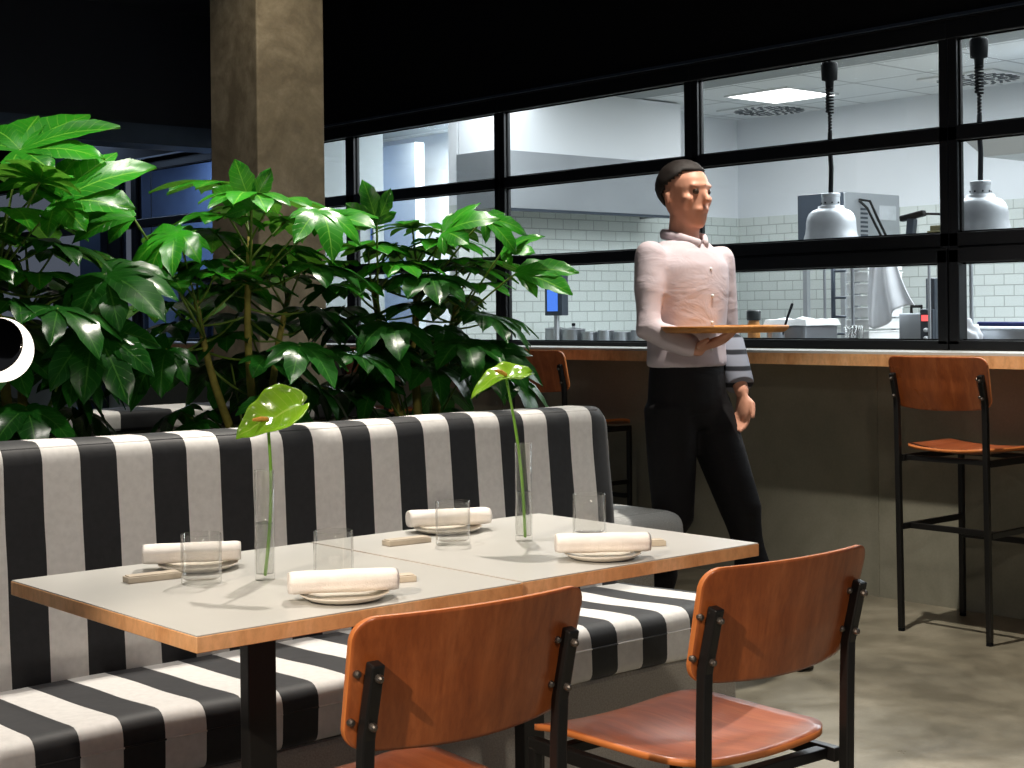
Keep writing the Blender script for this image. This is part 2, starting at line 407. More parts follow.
# glazed wall: one framed bay after another
def window_bay(i, y0, y1, sash, mat):
    fr = bmesh.new(); x0, x1 = XW, XW + .05; w = .043
    zt, z2, z3, zb = 2.344, 1.985, 1.548, 1.086
    box(fr, x0 - .01, x1, y0, y1, zt, 2.42)                            # head
    box(fr, x0, x1, y0, y1, 1.063, zb)                               # sill bar
    for (a, b) in ((y0, y0 + w), (y1 - w, y1)): box(fr, x0, x1, a, b, 1.063, 2.36)
    box(fr, x0, x1, y0, y1, z2 - .06, z2)
    if sash:
        box(fr, x0, x1, y0, y1, z3 - .058, z3)
        box(fr, x0 - .012, x1, y0 + .004, y1 - .004, z3 - .125, z3 - .064)
        box(fr, x0 - .012, x1, y0 + .004, y1 - .004, 1.066, zb + .018)
        box(fr, x0 - .012, x1, y0 + .004, y0 + w + .008, zb, z3 - .07); box(fr, x0 - .012, x1, y1 - w - .008, y1 - .004, zb, z3 - .07)
        box(fr, x0 + .02, x1 - .001, y0, y1, z3 - .07, z3 - .05)
        cuts = [(zb + .018, z3 - .125), (z3, z2 - .06), (z2, zt)]
    else:
        box(fr, x0, x1, y0, y1, z3 - .058, z3)
        cuts = [(zb, z3 - .058), (z3, z2 - .06), (z2, zt)]
    o = tag(obj('window_%d' % i, fr, mat, bevel=.003, seg=1), kind='structure')
    for a, b in cuts:
        obj('pane', B(x0 + .03, x0 + .036, y0 + w - .003, y1 - w + .003, a - .003, b + .003), M['pane'], o)
        g = bmesh.new()                                              # rubber gasket round each pane
        for (p, q, r, s) in ((y0 + w, y1 - w, a, a + .006), (y0 + w, y1 - w, b - .006, b), (y0 + w, y0 + w + .006, a, b), (y1 - w - .006, y1 - w, a, b)):
            box(g, x0 + .02, x0 + .029, p, q, r, s)
        obj('gasket', g, M['rubber'], o)
ys = [.72, 2.145, 3.57, 4.99, 6.41, 7.84, 9.27, 10.70]
ys2 = ys + []
for i, (a, b) in enumerate(zip(ys, ys[1:])): window_bay(i + 1, a, b, i < 3, M['frame_black'])
window_bay(8, 10.70, 10.98, False, M['frame_black']); window_bay(9, 11.55, 13.38, False, M['frame_black'])
wall_struct('trim_5', B(XW - .06, XW + .1, 11.14, 11.5, 0, 2.45), M['frame_blue'])
wall_struct('trim_6', B(XW, XW + .08, 10.98, 11.14, 1.0, 2.45), M['frame_black'])
wall_struct('trim_7', B(XW - .02, XW + .08, 11.5, 13.38, .98, 1.063), M['frame_blue'])

# pass ledge
pl = empty('pass_ledge', (5.35, 5, 1.0), 0, 'long pale ledge with orange plywood edge running under the kitchen windows', 'counter')
obj('ledge_top', B(-.148, .15, -4.4, 5.9, .053, .063), M['laminate'], pl)
obj('ledge_board', B(-.15, .15, -4.4, 5.9, .004, .0525), M['ply_edge'], pl)

# concrete column
cc = B(-.158, .158, -.18, .18, 0, 3.25)
o = obj('concrete_column', cc, M['col_conc'], bevel=.006, loc=(3.195 + .158, 5.175 + .18, 0))
tag(o, 'square raw concrete column rising behind the potted plants', 'column')

# ================================================================== TABLES
def make_table(name, x0, x1, y0, y1, label):
    cx, cy = (x0 + x1) / 2, (y0 + y1) / 2
    r = empty(name, (cx, cy, 0), 0, label, 'table', 'dining tables pushed together')
    hx, hy = (x1 - x0) / 2, (y1 - y0) / 2
    obj('table_top', B(-hx, hx, -hy, hy, .713, .7385), M['ply_edge'], r, bevel=.001, seg=1)
    obj('table_surface', B(-hx + .0015, hx - .0015, -hy + .0015, hy - .0015, .7387, .7405), M['laminate'], r)
    obj('post', B(-.042, .018, -.016, .016, .012, .705), M['black_metal'], r, bevel=.003)
    obj('base_plate', B(-.21, .21, -.21, .21, 0, .012), M['black_metal'], r, bevel=.003)
    b = bmesh.new(); box(b, -.17, .17, -.03, .03, .705, .713); box(b, -.03, .03, -.17, .17, .705, .7128); obj('bracket', b, M['black_metal'], r)
    return r
make_table('dining_table', 1.18, 1.851, 2.104, 2.804, 'grey-topped plywood dining table at left, its corner nearest the picture front')
make_table('dining_table', 1.855, 2.526, 2.110, 2.808, 'grey-topped plywood dining table at right, joined end to end with the nearer one')

# ================================================================== CHAIRS
def backrest_bm(w, z0, z1, bulge, lean, th=.011):
    """curved plywood shell, rounded corners, sitter faces +y; concave towards +y"""
    bm = bmesh.new(); nx, nz = 28, 12; grid = {}
    H = z1 - z0; rc = .035
    def sh(u, v):      # u,v in -1..1 -> rounded rectangle
        x, z = u * w / 2, v * H / 2
        ax, az = w / 2 - rc, H / 2 - rc
        if abs(x) > ax and abs(z) > az:
            dx, dz = (abs(x) - ax) / rc, (abs(z) - az) / rc
            m = max(dx, dz); l = math.hypot(dx, dz)
            if l > 1e-6: dx, dz = dx / l * m, dz / l * m
            x = math.copysign(ax + dx * rc, x); z = math.copysign(az + dz * rc, z)
        return x, z
    us = sorted(set([-1 + 2 * i / nx for i in range(nx + 1)] + [s * (1 - rc / (w / 2) * k) for s in (-1, 1) for k in (.0, .15, .35, .6, .85, 1)]))
    vs_ = sorted(set([-1 + 2 * i / nz for i in range(nz + 1)] + [s * (1 - rc / (H / 2) * k) for s in (-1, 1) for k in (.0, .15, .35, .6, .85, 1)]))
    for side in (0, 1):
        for i, u in enumerate(us):
            for j, v in enumerate(vs_):
                x, z = sh(u, v)
                q = x / (w / 2)
                y = -bulge * (1 - q * q) - lean * (z / H) + (th / 2 if side else -th / 2)
                taper = 1 - .03 * (z / H + .5)
                zz = (z0 + z1) / 2 + z - .012 * (1 - q * q) * (1 if z < 0 else .0)
                grid[side, i, j] = bm.verts.new((x * (1.02 - .05 * (.5 - z / H)), y, zz))
    I, J = len(us), len(vs_)
    for i in range(I - 1):
        for j in range(J - 1):
            bm.faces.new((grid[0, i, j], grid[0, i + 1, j], grid[0, i + 1, j + 1], grid[0, i, j + 1]))
            bm.faces.new((grid[1, i, j], grid[1, i, j + 1], grid[1, i + 1, j + 1], grid[1, i + 1, j]))
    edge = []
    rim = [(i, 0) for i in range(I)] + [(I - 1, j) for j in range(1, J)] + [(i, J - 1) for i in range(I - 2, -1, -1)] + [(0, j) for j in range(J - 2, 0, -1)]
    for a, b in zip(rim, rim[1:] + rim[:1]):
        f = bm.faces.new((grid[0, a[0], a[1]], grid[1, a[0], a[1]], grid[1, b[0], b[1]], grid[0, b[0], b[1]])); f.material_index = 1
    return bm

def seat_bm(w, d, z, th=.012):
    """dished plywood seat, front edge (+y) rolls down, rounded corners"""
    bm = bmesh.new(); n = 24; g = {}
    rc = .07
    def sh(u, v):
        x, y = u * w / 2, v * d / 2; ax, ay = w / 2 - rc, d / 2 - rc
        if abs(x) > ax and abs(y) > ay:
            dx, dy = (abs(x) - ax) / rc, (abs(y) - ay) / rc; m = max(dx, dy); l = math.hypot(dx, dy)
            if l > 1e-6: dx, dy = dx / l * m, dy / l * m
            x = math.copysign(ax + dx * rc, x); y = math.copysign(ay + dy * rc, y)
        return x, y
    for s in (0, 1):
        for i in range(n + 1):
            for j in range(n + 1):
                u, v = -1 + 2 * i / n, -1 + 2 * j / n; x, y = sh(u, v)
                q, p = x / (w / 2), y / (d / 2)
                zz = z + .014 * q * q - .012 * (1 - q * q) * math.exp(-((p + .25) / .5) ** 2) + .012 * max(0, -p - .3) ** 2
                if p > .45: zz -= .018 * ((p - .45) / .55) ** 2
                g[s, i, j] = bm.verts.new((x * (1 + .03 * p), y, zz + (th if s else 0)))
    for i in range(n):
        for j in range(n):
            bm.faces.new((g[0, i, j], g[0, i, j + 1], g[0, i + 1, j + 1], g[0, i + 1, j]))
            bm.faces.new((g[1, i, j], g[1, i + 1, j], g[1, i + 1, j + 1], g[1, i, j + 1]))
    rim = [(i, 0) for i in range(n + 1)] + [(n, j) for j in range(1, n + 1)] + [(i, n) for i in range(n - 1, -1, -1)] + [(0, j) for j in range(n - 1, 0, -1)]
    for a, b in zip(rim, rim[1:] + rim[:1]):
        f = bm.faces.new((g[0, a[0], a[1]], g[1, a[0], a[1]], g[1, b[0], b[1]], g[0, b[0], b[1]])); f.material_index = 1
    return bm

def make_chair(name, loc, rz, label, group, sz=.442, back=(.61, .808), legs_w=.385, bar_stool=False, cat='chair', gap=.40):
    r = empty(name, loc, rz, label, cat, group)
    yr, yf = -.21, gap / 2 + .02                         # rear and front leg lines
    o = obj('seat', seat_bm(.40, .44, sz), [M['seat_wood'], M['veneer_edge']], r, smooth=True, loc=(0, .026, 0))
    mid = (back[0] + back[1]) / 2; bow = .032
    bk = obj('backrest', backrest_bm(.42, back[0], back[1], bow, .05), [M['chair_wood'], M['veneer_edge']], r, smooth=True, loc=(0, yr - .012, 0))
    for s in (-1, 1):
        x = s * legs_w / 2
        q = x / .21
        yb = lambda z: yr - .012 - bow * (1 - q * q) - .05 * ((z - mid) / (back[1] - back[0])) - .0165
        b = bmesh.new(); zt = back[1] - .066; zk = back[0] + .02
        pts = [(x, yb(zt), zt), (x, yb(zk), zk), (x, yr - .012, zk - .07), (x, yr, .012)]
        # square tube following the bend
        P = [Vector(p) for p in pts]; rings = []
        for i, p in enumerate(P):
            a = P[max(i - 1, 0)]; c = P[min(i + 1, 3)]; t_ = (c - a).normalized(); n_ = Vector((0, t_.z, -t_.y)) if abs(t_.z) > 0 else Vector((0, 1, 0))
            rings.append([b.verts.new(p + Vector((i2 * .0105, 0, 0)) + n_ * (j2 * .0105)) for i2, j2 in ((-1, -1), (1, -1), (1, 1), (-1, 1))])
        for a, c in zip(rings, rings[1:]):
            for k in range(4): b.faces.new((a[k], a[(k + 1) % 4], c[(k + 1) % 4], c[k]))
        b.faces.new(rings[0]); b.faces.new(rings[-1][::-1])
        lg = obj('leg', b, M['black_metal'], r, bevel=.003)
        fb = bmesh.new(); tube(fb, [(x, yr, 0), (x, yr, .012)], .013, 12, cap='flat'); obj('foot_cap', fb, M['rubber'], lg)
        for zz in (zt - .02, zk + .02):                   # bolts through post and shell, one each side
            bb = bmesh.new()
            tube(bb, [(x, yb(zz) - .011, zz), (x, yb(zz) - .015, zz - .001)], .0065, 10)
            obj('bolt', bb, M['bolt'], lg)
            bb = bmesh.new()
            yy = yr - .012 - bow * (1 - ((x - .017) / .21) ** 2) - .05 * ((zz - mid) / (back[1] - back[0])) - .0055
            tube(bb, [(x - .02, yy - .001, zz + .004), (x - .02, yy - .004, zz + .004)], .006, 10)
            obj('screw', bb, M['bolt'], bk).location = (0, -(yr - .012), 0)
        b = bmesh.new(); bar(b, (x, yf, .012), (x, yf, sz - .03), .021, .021); lg = obj('leg', b, M['black_metal'], r, bevel=.003)
        fb = bmesh.new(); tube(fb, [(x, yf, 0), (x, yf, .012)], .013, 12, cap='flat'); obj('foot_cap', fb, M['rubber'], lg)
        b = bmesh.new(); bar(b, (x, yr + .0105, sz - .026), (x, yf + .0105, sz - .026), .02, .026); obj('side_rail', b, M['black_metal'], r, bevel=.002)
        b = bmesh.new(); zz = .40 if bar_stool else .20
        bar(b, (x, yr + .01, zz), (x, yf - .01, zz), .018, .022); obj('side_stretcher', b, M['black_metal'], r, bevel=.002)
    x = legs_w / 2 - .0105
    for yy in (yf - .06, yr + .04):
        b = bmesh.new(); bar(b, (-x, yy, sz - .026), (x, yy, sz - .026), .024, .02); obj('seat_rail', b, M['black_metal'], r, bevel=.002)
    if bar_stool:
        b = bmesh.new(); bar(b, (-x, yf - .01, .33), (x, yf - .01, .33), .022, .022); obj('foot_bar', b, M['black_metal'], r, bevel=.002)
        b = bmesh.new(); bar(b, (-x, yr + .06, .40), (x, yr + .06, .40), .018, .022); obj('cross_bar', b, M['black_metal'], r, bevel=.002)
    return r

make_chair('dining_chair', (2.113, 1.94, 0), rad(-2), 'brown plywood dining chair with whole seat in view, at right table', 'plywood dining chairs in front of the table', legs_w=.375)
make_chair('dining_chair', (1.462, 2.003, 0), rad(-3), 'brown plywood dining chair nearest the camera, chipped top edge, at left table', 'plywood dining chairs in front of the table', legs_w=.36)
make_chair('bar_stool', (5.19, 3.27, 0), rad(-90), 'tall plywood bar stool standing alone at right end of the ledge', 'bar stools along the ledge', .69, (.865, 1.057), .38, True, 'stool', .38)
make_chair('bar_stool', (5.19, 5.52, 0), rad(-90), 'tall plywood bar stool half hidden behind the right end of the banquette', 'bar stools along the ledge', .69, (.865, 1.057), .38, True, 'stool', .38)
make_chair('bar_stool', (5.19, 6.95, 0), rad(-90), 'brown bar stool showing only as patches through the plant leaves', 'bar stools along the ledge', .69, (.865, 1.057), .38, True, 'stool', .38)

# ================================================================== BANQUETTE
def cushion(bm, prof, x0, x1, n, rend=.04, wob=.004, seed=1, corner=None):
    """closed (y,z) profile swept along x with softly rounded ends"""
    cy = sum(p[0] for p in prof) / len(prof); cz = sum(p[1] for p in prof) / len(prof); rings = []
    xs = [x0, x0 + rend * .15, x0 + rend * .45] + [x0 + rend + (x1 - x0 - 2 * rend) * i / n for i in range(n + 1)] + [x1 - rend * .45, x1 - rend * .15, x1]
    hh = max(abs(p[1] - cz) for p in prof)
    for i, x in enumerate(xs):
        d = min(x - x0, x1 - x); k = 0 if d >= rend else rend * (1 - math.sqrt(max(0, 1 - (1 - d / rend) ** 2)))
        ring = []
        for (y, z) in prof:
            dy, dz = y - cy, z - cz
            zz = z - math.copysign(min(k, abs(dz)), dz); yy = y - math.copysign(min(k, abs(dy)), dy)
            if corner and z > cz and x > x1 - corner:
                t_ = (x - (x1 - corner)) / corner; zz -= corner * .9 * (1 - math.sqrt(max(0, 1 - t_ * t_))) * (z - cz) / hh
            w_ = wob * noise.noise(Vector((x * 3.1 + seed, y * 5, z * 5)))
            ring.append(bm.verts.new((x, yy + w_, zz + w_)))
        rings.append(ring)
    m = len(prof)
    for a, b in zip(rings, rings[1:]):
        for k in range(m): bm.faces.new((a[k], a[(k + 1) % m], b[(k + 1) % m], b[k]))
    bm.faces.new(rings[0][::-1]); bm.faces.new(rings[-1])
    return bm

def round_poly(pts, r, seg=5):
    out = []; n = len(pts)
    for i in range(n):
        p0, p, p1 = Vector(pts[i - 1]), Vector(pts[i]), Vector(pts[(i + 1) % n])
        rr = r[i] if isinstance(r, (list, tuple)) else r
        a = p + (p0 - p).normalized() * rr; b = p + (p1 - p).normalized() * rr
        for k in range(seg + 1):
            t_ = k / seg; out.append(tuple((1 - t_) ** 2 * a + 2 * t_ * (1 - t_) * p + t_ * t_ * b))
    return out
def densify(pts, m=.03):
    out = []; n = len(pts)
    for i in range(n):
        a, b = Vector(pts[i]), Vector(pts[(i + 1) % n]); k = max(1, int((b - a).length / m))
        for j in range(k): out.append(tuple(a.lerp(b, j / k)))
    return out

bq = empty('banquette', (0, 0, 0), 0, 'long banquette upholstered in broad black and white stripes on a grey base', 'sofa')
X0, X1 = -.35, 3.268
prof = densify(round_poly([(2.775, .305), (3.23, .305), (3.24, .428), (2.775, .442)], [.03, .01, .01, .045]))
obj('seat_cushion', cushion(bmesh.new(), prof, X0, X1, 90, .03, .006, 3), M['stripe_seat'], bq, smooth=True)
prof = densify(round_poly([(3.225, .40), (3.42, .40), (3.43, .955), (3.268, .957)], [.02, .02, .05, .05]))
obj('back_cushion', cushion(bmesh.new(), prof, X0, X1 - .03, 90, .035, .005, 8, .055), M['stripe_back'], bq, smooth=True)
obj('base', B(X0, X1 - .015, 2.80, 3.40, .0, .303), M['tweed'], bq, bevel=.012)
obj('back_panel', B(X0, X1 - .05, 3.435, 3.455, .3, .93), M['tweed'], bq, bevel=.006)
b = bmesh.new()
tube(b, [(X0 + .03, 2.774, .388), (X1 - .03, 2.774, .388)], .0022, 6)
obj('piping', b, M['stripe_seat'], bq)
b = bmesh.new(); tube(b, [(X0 + .03, 3.282, .944), (X1 - .08, 3.282, .944)], .0022, 6)
obj('piping', b, M['stripe_back'], bq)
# tweed edging round the right end
b = bmesh.new(); tube(b, [(X1 - .040, 3.25, .43), (X1 - .040, 3.278, .85), (X1 - .060, 3.286, .905), (X1 - .085, 3.30, .94)], .003, 6); obj('edging', b, M['tweed'], bq)

# far banquette, seen from its back over the near one
b2 = empty('banquette', (0, 0, 0), 0, 'second striped banquette seen from behind at left, beyond the potted plants', 'sofa')
prof = densify(round_poly([(4.16, .90), (4.42, .90), (4.42, .957), (4.16, .957)], [.008, .01, .02, .02]))
obj('back_cushion', cushion(bmesh.new(), prof, 1.86, 3.0, 30, .03, .003, 5), M['stripe_far'], b2, smooth=True)
obj('back_panel', B(1.87, 2.99, 4.17, 4.41, 0, .898), M['tweed'], b2, bevel=.01)
obj('seat_base', B(1.87, 2.99, 4.42, 4.95, 0, .43), M['tweed'], b2, bevel=.02)

# grey pouf behind the end of the banquette
pf = empty('pouf', (3.60, 3.86, 0), 0, 'light grey rounded pouf standing behind the right end of the banquette', 'pouf')
prof = densify(round_poly([(-.27, .37), (.27, .37), (.27, .548), (-.27, .548)], [.03, .03, .06, .06]))
obj('seat_pad', cushion(bmesh.new(), prof, -.225, .335, 16, .06, .003, 9), M['tweed_light'], pf, smooth=True)
obj('base', B(-.21, .22, -.22, .24, 0, .373), M['tweed'], pf, bevel=.03, seg=4)

# ================================================================== TABLEWARE
ZT = .7405
def plate(x, y, label):
    b = bmesh.new(); lathe(b, [(0, .003), (.045, .003), (.062, .006), (.076, .0125), (.0775, .0125), (.0765, .0105), (.064, .0035), (.05, 0), (0, 0)], 48)
    return tag(obj('side_plate', b, M['ceramic'], smooth=True, loc=(x, y, ZT)), label, 'plate', 'small plates under the napkins')
def napkin(x, y, ang, label, L=.19, z=.0118):
    """cloth rolled up: spiral section with a flattened bottom"""
    bm = bmesh.new(); n = 30; rings = []; m = 40; hw, hh = .030, .0175
    for i in range(n + 1):
        s = -L / 2 + L * i / n; ring = []; e = min(i, n - i)
        k_ = 1 - (.10 if e == 0 else .02 if e == 1 else 0)
        for k in range(m):
            a = 2 * pi * k / m; c_, s_ = cos(a), sin(a)
            py = math.copysign(abs(c_) ** .75, c_) * hw; pz = math.copysign(abs(s_) ** .8, s_) * hh
            lap = .0022 * (1 if -.9 < (a - 2.2) < .9 else 0)               # overlapping last turn of cloth
            wv = .0014 * noise.noise(Vector((s * 26 + x * 9, a * 1.4, y * 7)))
            f_ = k_ + (lap + wv) / hh; ring.append(bm.verts.new((s, py * f_, max(pz * f_, -hh) + hh + z + .0004)))
        rings.append(ring)
    for a, b in zip(rings, rings[1:]):
        for k in range(m): bm.faces.new((a[k], a[(k + 1) % m], b[(k + 1) % m], b[k]))
    for e, sg in ((rings[0], 1), (rings[-1], -1)):                     # ends sunk in steps like a rolled cloth
        prev = e
        cy_ = sum((v.co.y for v in e)) / m; cz_ = sum((v.co.z for v in e)) / m
        for q, dx in ((.86, .004), (.72, .0), (.55, .005), (.4, .001), (.22, .005)):
            nr = [bm.verts.new((v.co.x + sg * dx, cy_ + (v.co.y - cy_) * q, cz_ + (v.co.z - cz_) * q)) for v in e]
            for k in range(m): bm.faces.new((prev[k], prev[(k + 1) % m], nr[(k + 1) % m], nr[k]))
            prev = nr
        bm.faces.new(prev)
    o = obj('rolled_napkin', bm, M['napkin'], smooth=True, loc=(x, y, ZT)); o.rotation_euler[2] = ang
    return tag(o, label, 'napkin', 'rolled napkins on the plates')
def rest(x, y, ang, label, L=.105):
    b = B(-L / 2, L / 2, -.016, .016, 0, .011); box(b, -L / 2 + .003, L / 2 - .003, -.013, .013, .011, .013)
    o = obj('cutlery_rest', b, M['rest'], bevel=.003, seg=2, loc=(x, y, ZT)); o.rotation_euler[2] = ang
    return tag(o, label, 'cutlery rest', 'flat pale cutlery rests')
plate(1.50, 2.665, 'pale plate at far left of the table, under a rolled napkin'); plate(1.522, 2.198, 'pale plate nearest the camera, behind the left chair back')
plate(2.165, 2.715, 'pale plate at the middle of the far table edge, by the striped back'); plate(2.15, 2.20, 'pale plate at the right front of the table')
napkin(1.497, 2.685, rad(-29), 'rolled cream napkin at far left of the table, behind a tumbler')
napkin(1.524, 2.205, rad(-29), 'rolled cream napkin nearest the camera at the table front edge')
napkin(2.178, 2.728, rad(-26), 'rolled cream napkin behind a tumbler at middle of the far table edge')
napkin(2.153, 2.203, rad(-38), 'rolled cream napkin at the right end of the table front')
rest(1.375, 2.615, rad(-6), 'flat pale rest at far left of the table beside a tumbler')
rest(1.668, 2.285, rad(-20), 'flat pale rest poking out from under the nearest rolled napkin', .12)
rest(1.99, 2.638, rad(-6), 'flat pale rest lying alone near the middle of the far table edge')
rest(2.318, 2.262, rad(-30), 'flat pale rest poking out behind the right front napkin', .11)

def tumbler(x, y, label):
    b = bmesh.new(); R, H = .037, .092
    lathe(b, [(0, 0), (R - .002, 0), (R, .003), (R, H - .001), (R - .001, H), (R - .0022, H - .001), (R - .0022, .012), (R - .006, .009), (0, .009)], 56)
    return tag(obj('tumbler', b, M['glass'], smooth=True, loc=(x, y, ZT)), label, 'glass', 'clear water tumblers')
tumbler(1.423, 2.517, 'clear tumbler in front of the far left napkin'); tumbler(1.617, 2.370, 'clear tumbler just right of the nearer vase')
tumbler(2.055, 2.560, 'clear tumbler in front of the middle napkin, left of the farther vase'); tumbler(2.350, 2.445, 'clear tumbler at right end of the table')

def vase(x, y, H, label):
    b = bmesh.new(); R = .0185
    r = lathe(b, [(0, 0), (R - .001, 0), (R, .002), (R, H), (R - .0018, H), (R - .0018, .012), (0, .010)], 44)
    o = obj('bud_vase', r, M['glass'], smooth=True, loc=(x, y, ZT)); tag(o, label, 'vase', 'tall glass bud vases')
    w = bmesh.new(); lathe(w, [(0, .0105), (R - .0019, .0125), (R - .0019, .107), (R - .0035, .1055), (0, .105)], 44)
    obj('water', w, M['water'], o, smooth=True)
    return o
vase(1.528, 2.466, .205, 'tall clear bud vase of water holding the nearer anthurium'); vase(2.195, 2.489, .212, 'tall clear bud vase of water holding the farther anthurium')

def spathe_bm(L, W, cup, curl, seed, bk=.8):
    """heart shaped spathe; local +x tip, z normal"""
    bm = bmesh.new(); uv = bm.loops.layers.uv.new('uv'); nu, nv = 26, 16; g = {}
    for i in range(nu + 1):
        t_ = i / nu
        s = -bk + (1 + bk) * t_                     # along the axis, lobes reach behind the stem
        for j in range(nv + 1):
            v = -1 + 2 * j / nv
            q_ = (s + bk) / (1 + bk)
            hw = .5 * min(1, (q_ / .30 + .02)) ** .45 * (1 if q_ < .30 else max(0, 1 - ((q_ - .30) / .70) ** 1.5) ** .75)
            x = s * L; y = v * hw * W
            notch = max(0, 1 - q_ / .3) * math.exp(-(v * 2.2) ** 2) * .25
            x += notch * L
            z = cup * (v * v) * hw * W - curl * L * max(0, s) ** 2.2 + .05 * L * max(0, -s) + .006 * noise.noise(Vector((x * 38 + seed, y * 38, seed)))
            g[i, j] = bm.verts.new((x, y, z))
    for i in range(nu):
        for j in range(nv):
            f = bm.faces.new((g[i, j], g[i + 1, j], g[i + 1, j + 1], g[i, j + 1]))
            for l, (a, c) in zip(f.loops, ((i, j), (i + 1, j), (i + 1, j + 1), (i, j + 1))): l[uv].uv = (a / nu, c / nv)
    return bm
def basis(xd, zd):
    x = Vector(xd).normalized(); z = Vector(zd); z = (z - x * z.dot(x)).normalized(); y = z.cross(x)
    return Matrix(((x.x, y.x, z.x), (x.y, y.y, z.y), (x.z, y.z, z.z))).to_4x4()
def cv(r, u, t):      # right, up, towards-the-dining-side components -> world
    return rt * r + up * u - fw * t
def anthurium(base, neck, xdir, zdir, L, W, cup, curl, label, bk=.8):
    r = empty('anthurium_stem_flower', base, 0, label, 'flower', 'green anthurium flowers')
    b = bmesh.new(); P = [Vector((0, 0, .0))]; N = Vector(neck) - Vector(base)
    for k in range(1, 13):
        t_ = k / 12; P.append(N * t_ + Vector((.012, -.008, 0)) * sin(pi * t_) * .6)
    tube(b, P, [.0034] * 9 + [.003] * 4, 10); obj('stem', b, M['spathe_stem'], r, smooth=True)
    o = obj('spathe', spathe_bm(L, W, cup, curl, N.x * 9, bk), M['spathe'], r, smooth=True)
    o.matrix_local = Matrix.Translation(N) @ basis(xdir, zdir)
    sm = o.modifiers.new('solid', 'SOLIDIFY'); sm.thickness = .0012
    s = bmesh.new(); z = Vector(zdir).normalized(); x = Vector(xdir).normalized(); d = (x * .5 + z * .5)
    d = (x * .85 + z * .35).normalized(); tube(s, [N + z * .003, N + z * .006 + d * .010, N + z * .006 + d * .024], [.0042, .0048, .003], 12)
    obj('spadix', s, M['spadix'], r, smooth=True)
# nearer: tip hangs down left, broad lobes up right, face tipped to the camera
anthurium((1.53, 2.468, .7505), (1.5385, 2.468, 1.0385), cv(-.90, -.36, .12), cv(-.22, .55, .62), .068, .118, .35, .22, 'green anthurium nearest the camera, its glossy heart-shaped face turned to us', 1.25)
anthurium((2.197, 2.487, .7505), (2.168, 2.512, 1.098), cv(-.97, -.05, .25), cv(-.05, .93, .30), .078, .11, .22, .6, 'green anthurium in the farther vase, seen edge-on above a long stem')

# ================================================================== PLANTS
def leaf_geo(bm, uv, Mx, size, rnd, droop=.25, lobes=9, spread=122, fold=.22):
    """palmate fatsia leaf; Mx maps local (x tip direction, z normal) to plant space"""
    seg = 9
    for k in range(lobes):
        a = rad(-spread + 2 * spread * k / (lobes - 1)); c_ = abs(a) / rad(spread)
        L = size * (1 - .46 * c_ ** 1.4) * rnd.uniform(.93, 1.06); W = L * rnd.uniform(.19, .225) * (1 + .15 * (1 - c_))
        dz = rnd.uniform(-.05, .05); prev = None; dr = droop * rnd.uniform(.7, 1.4)
        ca, sa = cos(a), sin(a); ph = rnd.uniform(0, 6)
        for i in range(seg + 1):
            t_ = i / seg
            w = W * (.42 + 1.11 * t_ if t_ < .5 else (.975 + .12 * sin((t_ - .5) * 2 * pi)) * max(0, 1 - ((t_ - .5) / .5) ** 2.0) ** .85)
            if t_ >= .5: w = W * .975 * max(0, 1 - ((t_ - .5) / .5) ** 2.1) ** .8
            if 0 < i < seg and t_ > .35: w *= 1 + (.08 if i % 2 else -.06)
            r = L * t_; z = -dr * L * t_ * t_ + .06 * L * sin(t_ * 3) + dz * r
            row = []
            for q in (-1, -.5, 0, .5, 1):
                zz = z + abs(q) * w * fold + .02 * size * t_ * sin(q * 3 + ph + t_ * 5) - .5 * fold * w * q * q
                p = Vector((r * ca - q * w * sa, r * sa + q * w * ca, zz))
                row.append((bm.verts.new(Mx @ p), t_, .5 + q / 2))
            if prev:
                for u in range(4):
                    f = bm.faces.new((prev[u][0], row[u][0], row[u + 1][0], prev[u + 1][0])); f.smooth = True
                    for l, s in zip(f.loops, (prev[u], row[u], row[u + 1], prev[u + 1])): l[uv].uv = (s[1], s[2])
            prev = row

